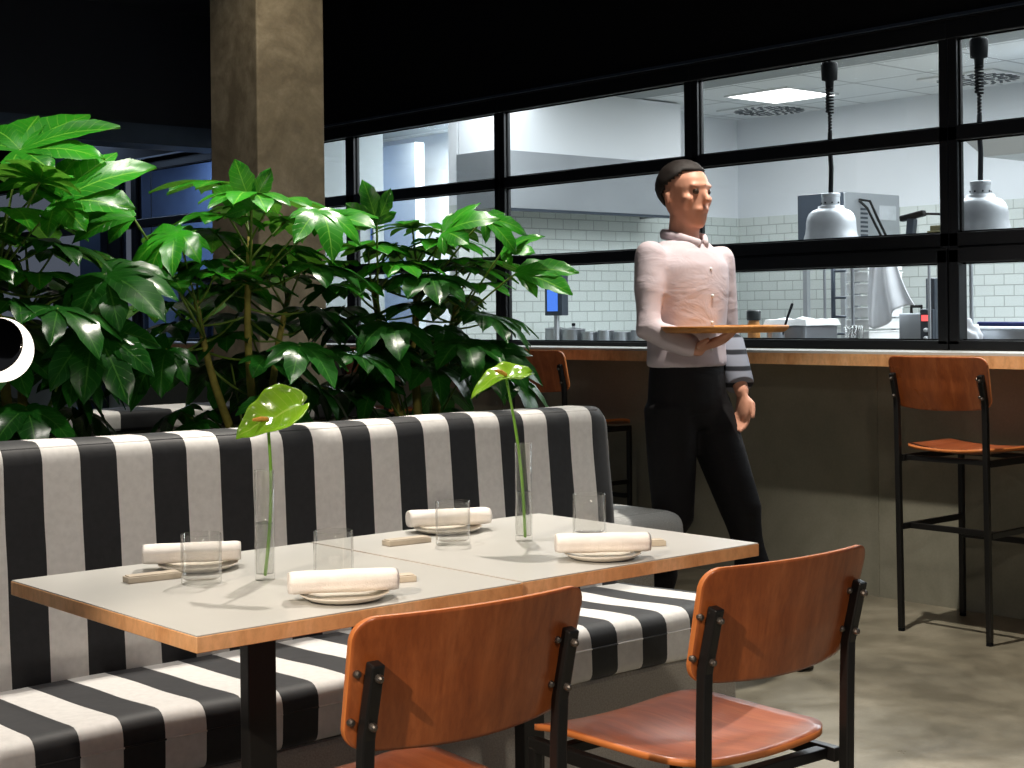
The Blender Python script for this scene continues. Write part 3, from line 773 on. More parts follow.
def fatsia(label, pot_xy, stems, seed, explicit, low=(10, .18, .33), pot=(.15, .32), open_front=2.0, trunk=.016):
    rnd = random.Random(seed); px, py = pot_xy
    r = empty('potted_fatsia', (px, py, 0), 0, label, 'potted plant', 'leafy plants behind the banquette')
    pr_, ph = pot; b = bmesh.new()
    zt = .86
    lathe(b, [(0, 0), (pr_ * .74, 0), (pr_ * .78, .02), (pr_, zt - .05), (pr_ * 1.06, zt - .045), (pr_ * 1.07, zt), (pr_ * .96, zt), (pr_ * .93, zt - .06), (0, zt - .065)], 40)
    obj('planter', b, M['pot'], r, smooth=True)
    b = bmesh.new(); lathe(b, [(0, zt - .02), (pr_ * .5, zt - .022), (pr_ * .925, zt - .05), (pr_ * .9, zt - .06), (0, zt - .06)], 30); obj('soil', b, M['soil'], r, smooth=True)
    F1, F2 = bmesh.new(), bmesh.new(); u1, u2 = F1.loops.layers.uv.new('uv'), F2.loops.layers.uv.new('uv')
    S, T = bmesh.new(), bmesh.new()
    def leaf(pos, xd, zd, size, dark=False, **k):
        Mx = Matrix.Translation(pos) @ basis(xd, zd)
        leaf_geo(F2 if dark else F1, u2 if dark else u1, Mx, size, rnd, **k)
    def petiole(a, b_):
        a, b_ = Vector(a), Vector(b_); mid = a.lerp(b_, .5) + Vector((0, 0, -.04 * (b_ - a).length / .3)) * (1 if b_.z < a.z + .1 else -.3)
        P = [(1 - q) ** 2 * a + 2 * q * (1 - q) * mid + q * q * b_ for q in (0, .2, .4, .6, .8, 1)]
        tube(S, P, [.0042, .0036, .0033, .003, .003, .003], 6, cap='flat')
    tips = []
    for (top, n, pl_, ls) in stems:
        top = Vector(top) - Vector((px, py, 0)); base = Vector((top.x * .25, top.y * .25, zt - .05))
        P = []
        for k in range(9):
            q = k / 8; P.append(base.lerp(top, q) + Vector((sin(q * 5 + seed) * .012, cos(q * 4 + seed) * .012, 0)))
        tube(T, P, [trunk - .007 * k / 8 for k in range(9)], 8, cap='flat'); tips.append(top)
        for k in range(n):
            a = k * 2.39996 + seed * 1.3; q = k / max(1, n - 1)
            el = rad(62 - 78 * q + rnd.uniform(-8, 8)); node = base.lerp(top, 1 - .42 * q)
            ln = pl_ * rnd.uniform(.75, 1.15) * (.6 + .6 * q)
            d = Vector((cos(a) * cos(el), sin(a) * cos(el), sin(el))); e = node + d * ln
            if q > .6: e.z -= .02
            if q > .3 and Vector((cos(a), sin(a), 0)).dot(-fw) > open_front: continue
            petiole(node, e)
            out = Vector((cos(a), sin(a), .05 - .45 * q)); nz = Vector((-cos(a) * rnd.uniform(-.1, .35), -sin(a) * rnd.uniform(-.1, .35), 1)) if q < .4 else Vector((cos(a) * .45, sin(a) * .45, 1))
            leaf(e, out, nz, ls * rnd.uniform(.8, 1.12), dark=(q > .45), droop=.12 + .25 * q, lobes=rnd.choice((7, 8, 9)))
    n, lo, hi = low
    for k in range(n):                       # low skirt of leaves round the rim
        a = k / n * 2 * pi + rnd.uniform(-.2, .2)
        if Vector((cos(a), sin(a), 0)).dot(-fw) > open_front + .15: continue
        rr = rnd.uniform(.10, .22); z = zt + rnd.uniform(.03, hi)
        e = Vector((cos(a) * rr, sin(a) * rr, z)); petiole((cos(a) * .03, sin(a) * .03, zt - .02), e)
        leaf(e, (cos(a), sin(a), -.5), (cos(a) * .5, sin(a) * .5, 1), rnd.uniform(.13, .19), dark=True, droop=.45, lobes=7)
    for (pos, xd, zd, size, dk, kw) in explicit:
        e = Vector(pos) - Vector((px, py, 0)); near = min(tips, key=lambda q: (q - e).length)
        node = near.lerp(Vector((near.x * .4, near.y * .4, zt)), .25); petiole(node, e)
        leaf(e, xd, zd, size, dark=dk, **kw)
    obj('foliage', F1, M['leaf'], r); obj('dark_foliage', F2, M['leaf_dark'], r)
    obj('petioles', S, M['stem'], r, smooth=True); obj('stems', T, M['bark'], r, smooth=True)
    return r
D0 = dict()
fatsia('tall leafy plant at the left edge, with the brightest topmost leaves', (1.60, 3.80),
       [((1.56, 3.78, 1.50), 16, .20, .20), ((1.68, 3.86, 1.36), 12, .17, .19), ((1.40, 3.74, 1.40), 12, .17, .19)], 1,
       [((1.62, 3.761, 1.665), cv(.72, .34, -.5), cv(-.1, .80, .55), .265, False, dict(droop=.02, spread=125, lobes=8)),
        ((1.652, 3.62, 1.525), cv(.80, .28, -.1), cv(-.3, .66, .68), .245, False, dict(droop=.04, spread=105, lobes=7)),
        ((1.60, 3.60, 1.57), cv(-.1, .25, .6), cv(0, .9, .3), .16, False, dict(droop=.2)),
        ((1.78, 3.62, 1.345), cv(.72, -.30, .5), cv(.1, .75, .55), .215, True, dict(droop=.3)),
        ((1.72, 3.56, 1.20), cv(.5, -.6, .5), cv(.2, .6, .7), .20, True, dict(droop=.3))], (11, .18, .28))
fatsia('broad leafy plant in the middle, its thick stem in front of the column', (2.30, 3.78),
       [((2.28, 3.74, 1.46), 17, .22, .20), ((2.46, 3.82, 1.30), 13, .2, .19), ((2.14, 3.80, 1.28), 13, .19, .19)], 2,
       [((2.20, 3.60, 1.565), cv(-.1, -.1, 1), cv(0, .8, .5), .17, False, dict(droop=.2)),
        ((2.19, 3.58, 1.53), cv(-.3, .9, .1), cv(.1, .1, 1), .14, False, dict(droop=.05, spread=90, lobes=5)),
        ((2.30, 3.42, 1.515), cv(.25, -.35, .5), cv(.35, .75, .6), .17, False, dict(droop=.35, spread=80, lobes=5)),
        ((2.01, 3.66, 1.46), cv(-.75, -.35, .3), cv(-.25, .8, .5), .185, False, dict(droop=.4)),
        ((1.90, 3.70, 1.50), cv(-.95, .05, .2), cv(-.1, .8, .6), .20, False, dict(droop=.2, spread=60, lobes=5)),
        ((1.95, 3.62, 1.15), cv(-.8, -.3, .4), cv(-.2, .7, .6), .19, True, dict(droop=.4)),
        ((2.42, 3.58, 1.50), cv(.9, .15, .2), cv(.1, .9, .4), .17, False, dict(droop=.2, spread=95, lobes=6))], (12, .18, .36), open_front=.72, trunk=.0145)
fatsia('leafy plant at right, its leaves reaching out over the kitchen windows', (2.92, 3.80),
       [((2.90, 3.78, 1.40), 16, .20, .17), ((3.02, 3.72, 1.30), 12, .18, .17), ((2.74, 3.80, 1.34), 13, .18, .17)], 3,
       [((2.79, 3.50, 1.475), cv(.55, .2, .3), cv(.1, .7, .7), .17, False, dict(droop=.15, spread=85, lobes=5)),
        ((2.90, 3.45, 1.515), cv(.85, -.4, .1), cv(.35, .6, .7), .155, False, dict(droop=.25, spread=60, lobes=4)),
        ((3.00, 3.42, 1.355), cv(.97, -.12, .1), cv(0, .75, .65), .21, False, dict(droop=.1, spread=50, lobes=4)),
        ((2.98, 3.46, 1.42), cv(.7, .15, .3), cv(.1, .75, .6), .14, False, dict(droop=.1, spread=60, lobes=4)),
        ((2.62, 3.60, 1.50), cv(-.2, .75, .2), cv(.2, .3, .9), .13, False, dict(droop=.1, spread=80, lobes=5)),
        ((2.98, 3.52, 1.12), cv(.6, -.4, .5), cv(.1, .7, .6), .17, True, dict(droop=.4))], (12, .18, .36))

# ================================================================== FLOOR LAMP at left edge
lp = empty('globe_lamp', (.55, 3.75, 0), 0, 'glowing round lamp with a mirrored cap, cut by the left edge', 'lamp')
c = Vector((1.052, 2.532, 1.181)) - Vector((.55, 3.75, 0)); R = .055
b = bmesh.new()
ax = cv(-.03, .30, .95).normalized()                 # the mirrored cap looks up left towards us
prof = [(R * sin(a), R * cos(a)) for a in [pi * k / 24 for k in range(8, 25)]]
lathe(b, prof, 48); bmesh.ops.transform(b, matrix=Matrix.Translation(c) @ ax.to_track_quat('Z', 'Y').to_matrix().to_4x4(), verts=b.verts)
obj('opal_bowl', b, M['lamp_glow'], lp, smooth=True)
b = bmesh.new(); k0 = cos(pi * 8 / 24)
lathe(b, [(R * .88 * sin(a), R * (k0 + .10 * cos(a))) for a in [pi / 2 * k / 8 for k in range(9)]] + [(R * .86, R * (k0 - .04)), (0, R * (k0 - .04))], 48)
bmesh.ops.transform(b, matrix=Matrix.Translation(c) @ ax.to_track_quat('Z', 'Y').to_matrix().to_4x4(), verts=b.verts)
obj('mirror_cap', b, M['mirror_dark'], lp, smooth=True)
b = bmesh.new(); tube(b, [(0, 0, .02), (0, 0, 1.25)], .009, 12); tube(b, [(0, 0, 1.25), (c.x * .5, c.y * .5, 1.27), tuple(c + Vector((-.04, .04, .03)))], .006, 10); obj('pole', b, M['black_metal'], lp, smooth=True)
b = bmesh.new(); lathe(b, [(0, 0), (.13, 0), (.13, .015), (.02, .025), (0, .025)], 36); obj('base', b, M['black_metal'], lp, smooth=True)

# ================================================================== KITCHEN
def heat_lamp(x, y, zbot, label):
    r = empty('heat_lamp', (x, y, 0), 0, label, 'lamp', 'silver heat lamps over the pass')
    R = .128; b = bmesh.new(); z = zbot
    out = [(R, z), (R * .985, z + .012), (R * .93, z + .035), (R * .90, z + .06), (R * .895, z + .085), (R * .86, z + .11), (R * .78, z + .13), (R * .66, z + .143), (R * .50, z + .150), (R * .47, z + .153), (R * .46, z + .163), (R * .30, z + .168)]
    inn = [(p[0] - .003, p[1] - .002) for p in out[::-1]]
    lathe(b, out + inn, 48, closed=True); obj('shade', b, M['alu'], r, smooth=True)
    b = bmesh.new(); lathe(b, [(0, z + .16), (.042, z + .16), (.042, z + .205), (.044, z + .208), (.044, z + .220), (.040, z + .223), (0, z + .223)], 32); cap = obj('collar', b, M['alu'], r, smooth=False)
    b = bmesh.new()
    for k in range(8): a = 2 * pi * k / 8; tube(b, [(.040 * cos(a), .040 * sin(a), z + .178), (.0435 * cos(a), .0435 * sin(a), z + .178)], .004, 8)
    obj('vent_hole', b, M['rubber'], cap)
    b = bmesh.new(); lathe(b, [(0, z + .05), (.03, z + .06), (.035, z + .1), (.02, z + .16), (0, z + .18)], 20); obj('bulb', b, M['white_plastic'], r, smooth=True)
    zc = 2.30; b = bmesh.new()
    tube(b, [(0, 0, z + .215), (.006, 0, z + .34), (-.004, 0, z + .44), (0, 0, z + .5)], .011, 10)
    P = []; n = 15
    z0, z1 = z + .5, zc - .03
    for k in range(n * 10 + 1):
        a = 2 * pi * k / 10; q = k / (n * 10); rr = .016 if q > .45 else .006
        P.append((rr * cos(a), rr * sin(a), z0 + (z1 - z0) * q))
    tube(b, P, .0052, 6); obj('coiled_cord', b, M['rubber'], r, smooth=True)
    b = bmesh.new(); lathe(b, [(0, zc - .04), (.018, zc - .04), (.02, zc), (.036, zc + .005), (.04, zc + .075), (.036, zc + .085), (0, zc + .085)], 24); tube(b, [(0, 0, zc + .08), (0, 0, KC - .012)], .008, 8, cap='flat')
    obj('ceiling_cap', b, M['rubber'], r, smooth=True)
heat_lamp(5.80, 4.392, 1.555, 'silver bell heat lamp left of the thick window post, in front of the oven')
heat_lamp(5.80, 3.608, 1.555, 'silver bell heat lamp right of the thick window post')

# ceiling panel and round diffusers
def ceiling_panel(x, y, label):
    r = empty('ceiling_light', (x, y, KC - .012), 0, label, 'ceiling light', 'square kitchen ceiling panels')
    f = bmesh.new()
    for a in ((-.30, .30, -.30, -.285), (-.30, .30, .285, .30), (-.30, -.285, -.285, .285), (.285, .30, -.285, .285)): box(f, *a, -.002, .012)
    obj('frame', f, M['white_plastic'], r); obj('diffuser', B(-.286, .286, -.286, .286, .002, .008), M['panel_light'], r)
ceiling_panel(9.03, 7.28, 'bright square ceiling light panel seen in the kitchen')
def diffuser(x, y, label):
    r = empty('ceiling_vent', (x, y, KC - .014), 0, label, 'vent', 'round swirl diffusers in the kitchen ceiling')
    b = bmesh.new(); box(b, -.298, .298, -.298, .298, .002, .012); obj('plate', b, M['white_plastic'], r)
    b = bmesh.new()
    for ring, (r0, r1, n) in enumerate(((.05, .12, 8), (.14, .20, 16), (.215, .275, 24))):
        for k in range(n):
            a = 2 * pi * (k + .5 * ring) / n; tw = .5
            p = Vector((cos(a) * r0, sin(a) * r0, .0)); q = Vector((cos(a + tw * .4) * r1, sin(a + tw * .4) * r1, .0)); bar(b, p, q, .022, .004)
    obj('slots', b, M['grille'], r)
diffuser(9.62, 7.88, 'round ceiling diffuser just beyond the bright ceiling panel'); diffuser(9.50, 5.92, 'round ceiling diffuser behind the right heat lamp cord')

# extraction hood along the side wall
hd = empty('extraction_hood', (8.4, 8.26, 0), 0, 'long stainless extraction hood over the cooking line at left', 'hood')
b = bmesh.new()
sec = [(-.23, 1.975), (-.23, 2.375), (.23, 2.375), (.23, 2.0), (.2, 2.0), (.18, 2.25), (-.18, 2.25), (-.20, 1.975)]
vs = [[b.verts.new((x, p[0], p[1])) for p in sec] for x in (-1.50, .35)]
for k in range(len(sec)): b.faces.new((vs[0][k], vs[0][(k + 1) % 8], vs[1][(k + 1) % 8], vs[1][k]))
obj('canopy', b, M['steel'], hd)
for x0_, x1_ in ((-1.515, -1.50), (.35, .365)): obj('end_panel', B(x0_, x1_, -.23, .23, 1.975, 2.375), M['steel'], hd)
obj('drip_gutter', B(-1.50, .35, -.23, -.18, 1.955, 1.974), M['steel_dark'], hd)
obj('flue', B(-1.50, .35, -.22, .22, 2.376, KC - .012), M['white_paint'], hd)
# hood in the right
b = bmesh.new(); q = [(0, 0, 0), (1.2, 0, 0), (1.2, -2.6, 0), (0, -2.6, 0)]
vs = [b.verts.new(p) for p in ((0.08, -.08, 0), (1.3, -.08, 0), (1.3, -2.6, 0), (.08, -2.6, 0), (0, 0, .1), (1.38, 0, .1), (1.38, -2.6, .1), (0, -2.6, .1))]
for f in ((3, 2, 1, 0), (4, 5, 6, 7), (0, 1, 5, 4), (1, 2, 6, 5), (2, 3, 7, 6), (3, 0, 4, 7)): b.faces.new([vs[i] for i in f])
box(b, .3, 1.1, -2.6, -.4, .1, KC - .003 - 2.195)
tag(obj('ceiling_hood', b, M['steel'], loc=(8.55, 5.42, 2.195)), 'flat stainless hood hanging behind the right heat lamp', 'hood')

# counters
def counter(name, x0, x1, y0, y1, h, label, cat='counter'):
    r = empty(name, ((x0 + x1) / 2, (y0 + y1) / 2, 0), 0, label, cat); hx, hy = (x1 - x0) / 2, (y1 - y0) / 2
    obj('worktop', B(-hx, hx, -hy, hy, h - .04, h), M['steel'], r, bevel=.006)
    obj('cabinet', B(-hx + .03, hx - .03, -hy + .03, hy - .03, .1, h - .04), M['steel'], r, bevel=.004)
    b = bmesh.new()
    for a in (-1, 1):
        for c_ in (-1, 1): tube(b, [(a * (hx - .08), c_ * (hy - .08), 0), (a * (hx - .08), c_ * (hy - .08), .1)], .02, 10, cap='flat')
    obj('feet', b, M['steel_dark'], r)
    return r
counter('cooking_range', 7.45, 9.9, 7.42, 8.46, .93, 'stainless cooking range under the long hood', 'stove')
counter('work_counter', 5.70, 6.30, 1.3, 8.9, 1.0, 'steel work counter on the kitchen side of the pass windows')
counter('back_counter', 9.2, 9.93, 1.3, 7.3, 1.02, 'steel counter along the white tiled back wall')

# oven on a stand
ov = empty('wall_oven', (8.84, 6.53, 0), 0, 'grey steel oven with dark door and cables, behind the left heat lamp', 'oven')
obj('body', B(-.32, .32, -.19, .19, 1.62, 2.04), M['steel'], ov, bevel=.008)
b = B(-.345, -.321, -.188, .188, 1.63, 2.035); o = obj('door', b, M['steel_dark'], ov, bevel=.004)
b = bmesh.new(); tube(b, [(-.375, -.15, 1.68), (-.375, -.15, 1.98)], .009, 8); obj('door_handle', b, M['steel'], o)
b = bmesh.new(); box(b, .08, .27, -.1935, -.1905, 1.86, 1.96); obj('label_plate', b, M['alu'], ov)
b = bmesh.new()
for k in range(7): box(b, -.14, -.06, -.1935, -.1905, 1.74 + k * .03, 1.755 + k * .03)
obj('vent_slots', b, M['steel_dark'], ov)
b = bmesh.new(); tube(b, [(-.16, -.20, 1.99), (-.1, -.24, 1.98), (-.04, -.26, 1.86), (.06, -.27, 1.72), (.1, -.26, 1.6)], .009, 8); tube(b, [(-.16, -.20, 1.98), (-.13, -.24, 1.93), (-.07, -.26, 1.82), (.02, -.27, 1.7), (.05, -.26, 1.6)], .009, 8)
obj('cable', b, M['rubber'], ov, smooth=True)
b = bmesh.new()
for sx_ in (-.29, .29):
    for sy_ in (-.16, .16): box(b, sx_ - .018, sx_ + .018, sy_ - .018, sy_ + .018, 0, 1.6)
box(b, -.32, .32, -.19, .19, 1.6, 1.62); box(b, -.31, .31, -.18, .18, .5, .52); obj('stand', b, M['steel'], ov)

# rack of trays with posts
rk = empty('tray_rack', (6.75, 4.85, 0), 0, 'white rack of stacked trays beside the hanging cloth', 'rack')
b = bmesh.new()
for k in range(9): z = 1.01 + k * .062; box(b, -.15, .15, -.085, .052, z, z + .046); box(b, -.155, .155, -.088, .055, z + .046, z + .052)
obj('trays', b, M['white_plastic'], rk, bevel=.004)
b = bmesh.new()
for yy in (.105, .16):
    pass
tube(b, [(-.155, .135, 1.0), (-.155, .135, 1.56)], .012, 10, cap='flat')
for z in (1.11, 1.2, 1.3, 1.44): tube(b, [(-.155, .135, z), (-.155, .06, z)], .007, 8)
obj('upright', b, M['steel_dark'], rk, smooth=True)
b = bmesh.new()
for sx_ in (-.13, .13):
    for sy_ in (-.07, .045): tube(b, [(sx_, sy_, 0), (sx_, sy_, 1.0)], .012, 8, cap='flat')
box(b, -.16, .16, -.09, .15, .99, 1.009); obj('stand', b, M['steel'], rk)

# hanging cloth on a hook rail
b = bmesh.new(); g = {}; nx, nz = 22, 26
for i in range(nx + 1):
    for j in range(nz + 1):
        u, v = i / nx, j / nz
        wdt = .10 + .20 * v ** .8; y = (.5 - u) * wdt - .05 * v * v; x = .022 * sin(u * 15 + v * 1.5) * (.35 + .8 * v) + .012 * sin(u * 7)
        z = -v * (.40 - .10 * u * v + .03 * sin(u * 6)) - .02 * abs(u - .4) * (1 - v)
        g[i, j] = b.verts.new((x, y, z))
for i in range(nx):
    for j in range(nz): b.faces.new((g[i, j], g[i + 1, j], g[i + 1, j + 1], g[i, j + 1]))
o = obj('kitchen_cloth', b, M['cloth_white'], smooth=True, loc=(6.555, 4.65, 1.545)); m_ = o.modifiers.new('s', 'SOLIDIFY'); m_.thickness = .004
tag(o, 'white cloth hanging in folds beside the tray rack', 'cloth')
b = bmesh.new(); tube(b, [(6.555, 5.02, 1.555), (6.555, 4.36, 1.555)], .008, 8); 
for yy in (5.01, 4.37): tube(b, [(6.555, yy, 1.0), (6.555, yy, 1.555)], .008, 8)
tag(obj('hanging_rail', b, M['steel'], smooth=True), 'thin steel rail carrying the white cloth', 'rail')

# scanner / tap on the shelf rail
sc_ = empty('barcode_scanner', (6.3, 4.27, 0), 0, 'black handheld scanner on its cradle with a curled cable', 'scanner')
b = bmesh.new(); bar(b, (0, .085, 1.672), (0, -.05, 1.695), .035, .03); obj('head', b, M['rubber'], sc_, bevel=.008, seg=3)
b = bmesh.new(); bar(b, (0, .03, 1.58), (0, .02, 1.672), .035, .04); obj('cradle', b, M['steel_dark'], sc_, bevel=.004)
b = bmesh.new(); tube(b, [(0, -.06, 1.69), (0, -.13, 1.685), (0, -.175, 1.66), (0, -.19, 1.61), (0, -.19, 1.581)], .006, 8); obj('cable', b, M['rubber'], sc_, smooth=True)
sh = empty('pass_shelf', (6.2, 4.3, 0), 0, 'narrow steel shelf behind the middle window rail, under the scanner', 'shelf')
obj('board', B(-.05, .25, -.42, .3, 1.56, 1.58), M['steel'], sh, bevel=.003)
b = bmesh.new()
for yy in (-.39, .27): tube(b, [(.0, yy, 1.0), (.0, yy, 1.56)], .009, 8, cap='flat')
obj('post', b, M['steel'], sh)
b = bmesh.new(); box(b, 6.33, 6.43, 4.09, 4.23, 1.58, 1.61); box(b, 6.34, 6.42, 4.10, 4.22, 1.61, 1.635); tag(obj('order_pads', b, M['pot'], bevel=.003), 'low greenish stack lying on the shelf below the scanner', 'box')

# card terminal / machine with red display
mc = empty('vacuum_sealer', (6.75, 4.45, 0), 0, 'grey kitchen machine with a small red display beside the hanging cloth', 'machine')
obj('body', B(-.14, .14, -.02, .14, .9995, 1.215), M['steel'], mc, bevel=.008)
obj('control_panel', B(-.16, -.141, -.075, -.001, 1.05, 1.235), M['steel_dark'], mc, bevel=.004)
obj('display', B(-.164, -.1605, -.065, -.012, 1.175, 1.205), M['red_led'], mc)
b = bmesh.new()
for z in (1.09, 1.13): tube(b, [(-.16, -.04, z), (-.172, -.04, z)], .011, 12)
obj('knob', b, M['alu'], mc, smooth=True)
obj('side_box', B(-.14, .0, -.075, -.021, 1.0, 1.39), M['steel_dark'], mc, bevel=.006)
b = bmesh.new(); tube(b, [(-.1, .03, 1.215), (-.1, .03, 1.25), (-.1, .09, 1.25), (-.1, .09, 1.215)], .009, 8); obj('handle', b, M['rubber'], mc)
b = bmesh.new()
# things on the pass counter
def pan(x, y, r_, h, label, name='gastro_pan', cat='container', mat='steel', grp=None, lid=False, z=1.0):
    b = bmesh.new(); lathe(b, [(0, 0), (r_ * .96, 0), (r_, .006), (r_, h), (r_ * 1.04, h + .002), (r_ * 1.04, h + .006), (r_ * .97, h + .004), (r_ * .96, .01), (0, .008)], 32)
    o = obj(name, b, M[mat], smooth=True, loc=(x, y, z)); tag(o, label, cat, grp)
    if lid:
        b = bmesh.new(); lathe(b, [(0, h + .03), (.012, h + .028), (.012, h + .018), (r_ * .6, h + .012), (r_ * 1.0, h + .0065), (r_, h + .003), (0, h + .008)], 32); obj('lid', b, M['steel'], o, smooth=True)
        b = bmesh.new(); lathe(b, [(0, h + .05), (.014, h + .048), (.014, h + .03), (0, h + .028)], 16); obj('knob', b, M['rubber'], o, smooth=True)
    return o
xs = 7.75
pan(7.62, 8.26, .08, .19, 'steel pot with lid and black knob on the range, leftmost', 'cooking_pot', 'pot', lid=True, z=.93)
pan(7.60, 8.05, .085, .185, 'steel pot with lid on the range, second from left', 'cooking_pot', 'pot', lid=True, z=.93)
for k in range(4):
    pan(7.60 + .03 * k, 7.88 - .135 * k, .06, .165 + .012 * (k % 2), 'open steel pot in the small row on the range front', 'cooking_pot', 'pot', grp='open pots in a row on the range', z=.93)
# small things on the steel counter of the pass
b = bmesh.new(); lathe(b, [(0, 0), (.030, 0), (.032, .01), (.032, .165), (.027, .18), (.027, .19), (0, .19)], 28)
o = obj('spice_jar', b, M['tray'], smooth=True, loc=(6.0, 5.03, 1.0)); tag(o, 'amber jar with dark lid behind the glass, by the waiter\'s tray', 'jar')
b = bmesh.new(); lathe(b, [(0, .188), (.034, .188), (.036, .195), (.036, .232), (.032, .24), (0, .24)], 28); obj('lid', b, M['black_lid'], o, smooth=True)
o = pan(6.0, 4.875, .032, .155, 'small steel cup holding a black pen', 'utensil_cup', 'cup')
b = bmesh.new(); tube(b, [(0, .015, .02), (0, -.055, .20), (0, -.085, .265)], [.005, .006, .007], 8)
tag(obj('black_pen', b, M['rubber'], smooth=True, loc=(6.0, 4.87, 1.0)), 'black pen leaning out of the small steel cup', 'pen')
b = bmesh.new(); box(b, -.14, .14, -.125, .125, 0, .17); o = obj('covered_tub', b, M['steel'], bevel=.02, seg=3, loc=(6.22, 4.90, 1.0)); tag(o, 'broad pale tub with crumpled film over it, left of the tray rack', 'container')
b = bmesh.new(); g = {}
for i in range(17):
    for j in range(17):
        x, y = -.15 + .3 * i / 16, -.145 + .29 * j / 16; e = max(abs(x) / .15, abs(y) / .145)
        g[i, j] = b.verts.new((x, y, .178 + .03 * noise.noise(Vector((x * 18, y * 18, 2))) * (1.1 - e) + .012 - (.03 if e > .97 else 0)))
for i in range(16):
    for j in range(16): b.faces.new((g[i, j], g[i + 1, j], g[i + 1, j + 1], g[i, j + 1]))
obj('film_cover', b, M['white_plastic'], o)
b = bmesh.new(); tube(b, [(6.2, 3.87, 1.165), (6.2, 3.3, 1.16)], .011, 10); tag(obj('blue_rolling_pin', b, m_plain('blue_plastic', srgb(30, 48, 120), .4), smooth=True), 'thin dark blue rod lying at right behind the pass glass', 'rod')
b = bmesh.new(); box(b, 6.08, 6.5, 3.2, 3.9, 1.0, 1.153); tag(obj('steel_tub', b, M['steel'], bevel=.02, seg=3), 'wide steel container at right behind the pass glass, under the blue rod', 'container')
b = bmesh.new(); bmesh.ops.create_icosphere(b, subdivisions=4, radius=1)
for v in b.verts:
    n_ = 1 + .35 * noise.noise(v.co * 2.3); v.co = Vector((v.co.x * .06 * n_, v.co.y * .055 * n_, max(0, .09 + v.co.z * .09 * n_)))
tag(obj('folded_cloth', b, M['cloth_white'], smooth=True, loc=(5.98, 3.79, 1.0)), 'crumpled white cloth heap just right of the thick window post', 'cloth')
b = bmesh.new(); rnd = random.Random(4)
for k in range(3):
    x, y = -.02 + .04 * k, .05 * (k - 1); lathe(b, [(0, 0), (.022, 0), (.022, .004), (.004, .01), (.004, .07), (.03, .10), (.032, .16), (.030, .16), (.028, .102), (0, .085)], 24, (x, y, 0))
tag(obj('small_goblets', b, M['glass'], smooth=True, loc=(6.05, 4.47, 1.0)), 'little cluster of glassware under the hanging white cloth', 'glassware')

# order screen and column behind the plants at left of the cooking line
tv = empty('order_screen', (7.2, 7.2, 0), 0, 'dark upright panel with a small glowing blue screen, behind the cooking line', 'screen')
tv.location = (7.22, 7.85, 0)
obj('housing', B(.0, .06, -.09, .09, 1.22, 1.60), M['steel_dark'], tv, bevel=.005)
obj('display', B(-.004, -.0005, -.045, .06, 1.25, 1.40), M['blue_screen'], tv)
b = bmesh.new(); tube(b, [(.03, 0, .02), (.03, 0, 1.22)], .02, 10); lathe(b, [(0, 0), (.14, 0), (.14, .02), (0, .02)], 20, (.03, 0, 0)); obj('stand', b, M['steel'], tv)
pl_ = empty('wall_poster', (6.86, 9.80, 1.96), 0, 'small self-glowing blue landscape picture showing between leaves beside the column', 'picture')
obj('picture', B(-.006, .006, -.3, .35, -.17, .15), M['blue_screen'], pl_); obj('mount', B(.007, .038, -.32, .37, -.19, .17), M['grey_paint'], pl_)  # picture face gets its own glow from the emissive blue material
b = bmesh.new(); lathe(b, [(0, 0), (.012, .01), (.018, .05), (.012, .08), (.008, .10), (0, .10)], 14); o = empty('bulb_lamp', (6.3, 11.93, 1.49), 0, 'tiny warm bulb glowing in the dim bluish room at left', 'lamp')
obj('bulb', b, M['bulb'], o, smooth=True)
b = bmesh.new(); tube(b, [(0, 0, .1), (0, 0, 1.31)], .004, 6, cap='flat'); obj('cord', b, M['rubber'], o)
# shelving of the dim room
for k, (ya, yb, h) in enumerate(((9.75, 10.9, 1.75), (11.3, 12.4, 1.55))):
    r = empty('storage_shelf', (6.66, (ya + yb) / 2, 0), 0, ('tall dim shelf unit in the bluish room, nearer the column' if k == 0 else 'dim shelf unit in the bluish room, behind the leftmost plant'), 'shelf')
    hy = (yb - ya) / 2; b = bmesh.new()
    for sx_ in (-.18, .18):
        for sy_ in (-hy, hy): box(b, sx_ - .02, sx_ + .02, sy_ - .02, sy_ + .02, 0, h)
    obj('frame', b, M['frame_blue'], r)
    for z in (.5, .95, 1.3, h - .03): obj('shelf_board', B(-.2, .2, -hy, hy, z, z + .03), M['grey_paint'], r)
wall_struct('ceiling_blue_room', B(XW + .14, 6.98, 9.58, 13.4, 2.80, 2.84), M['blue_paint'])

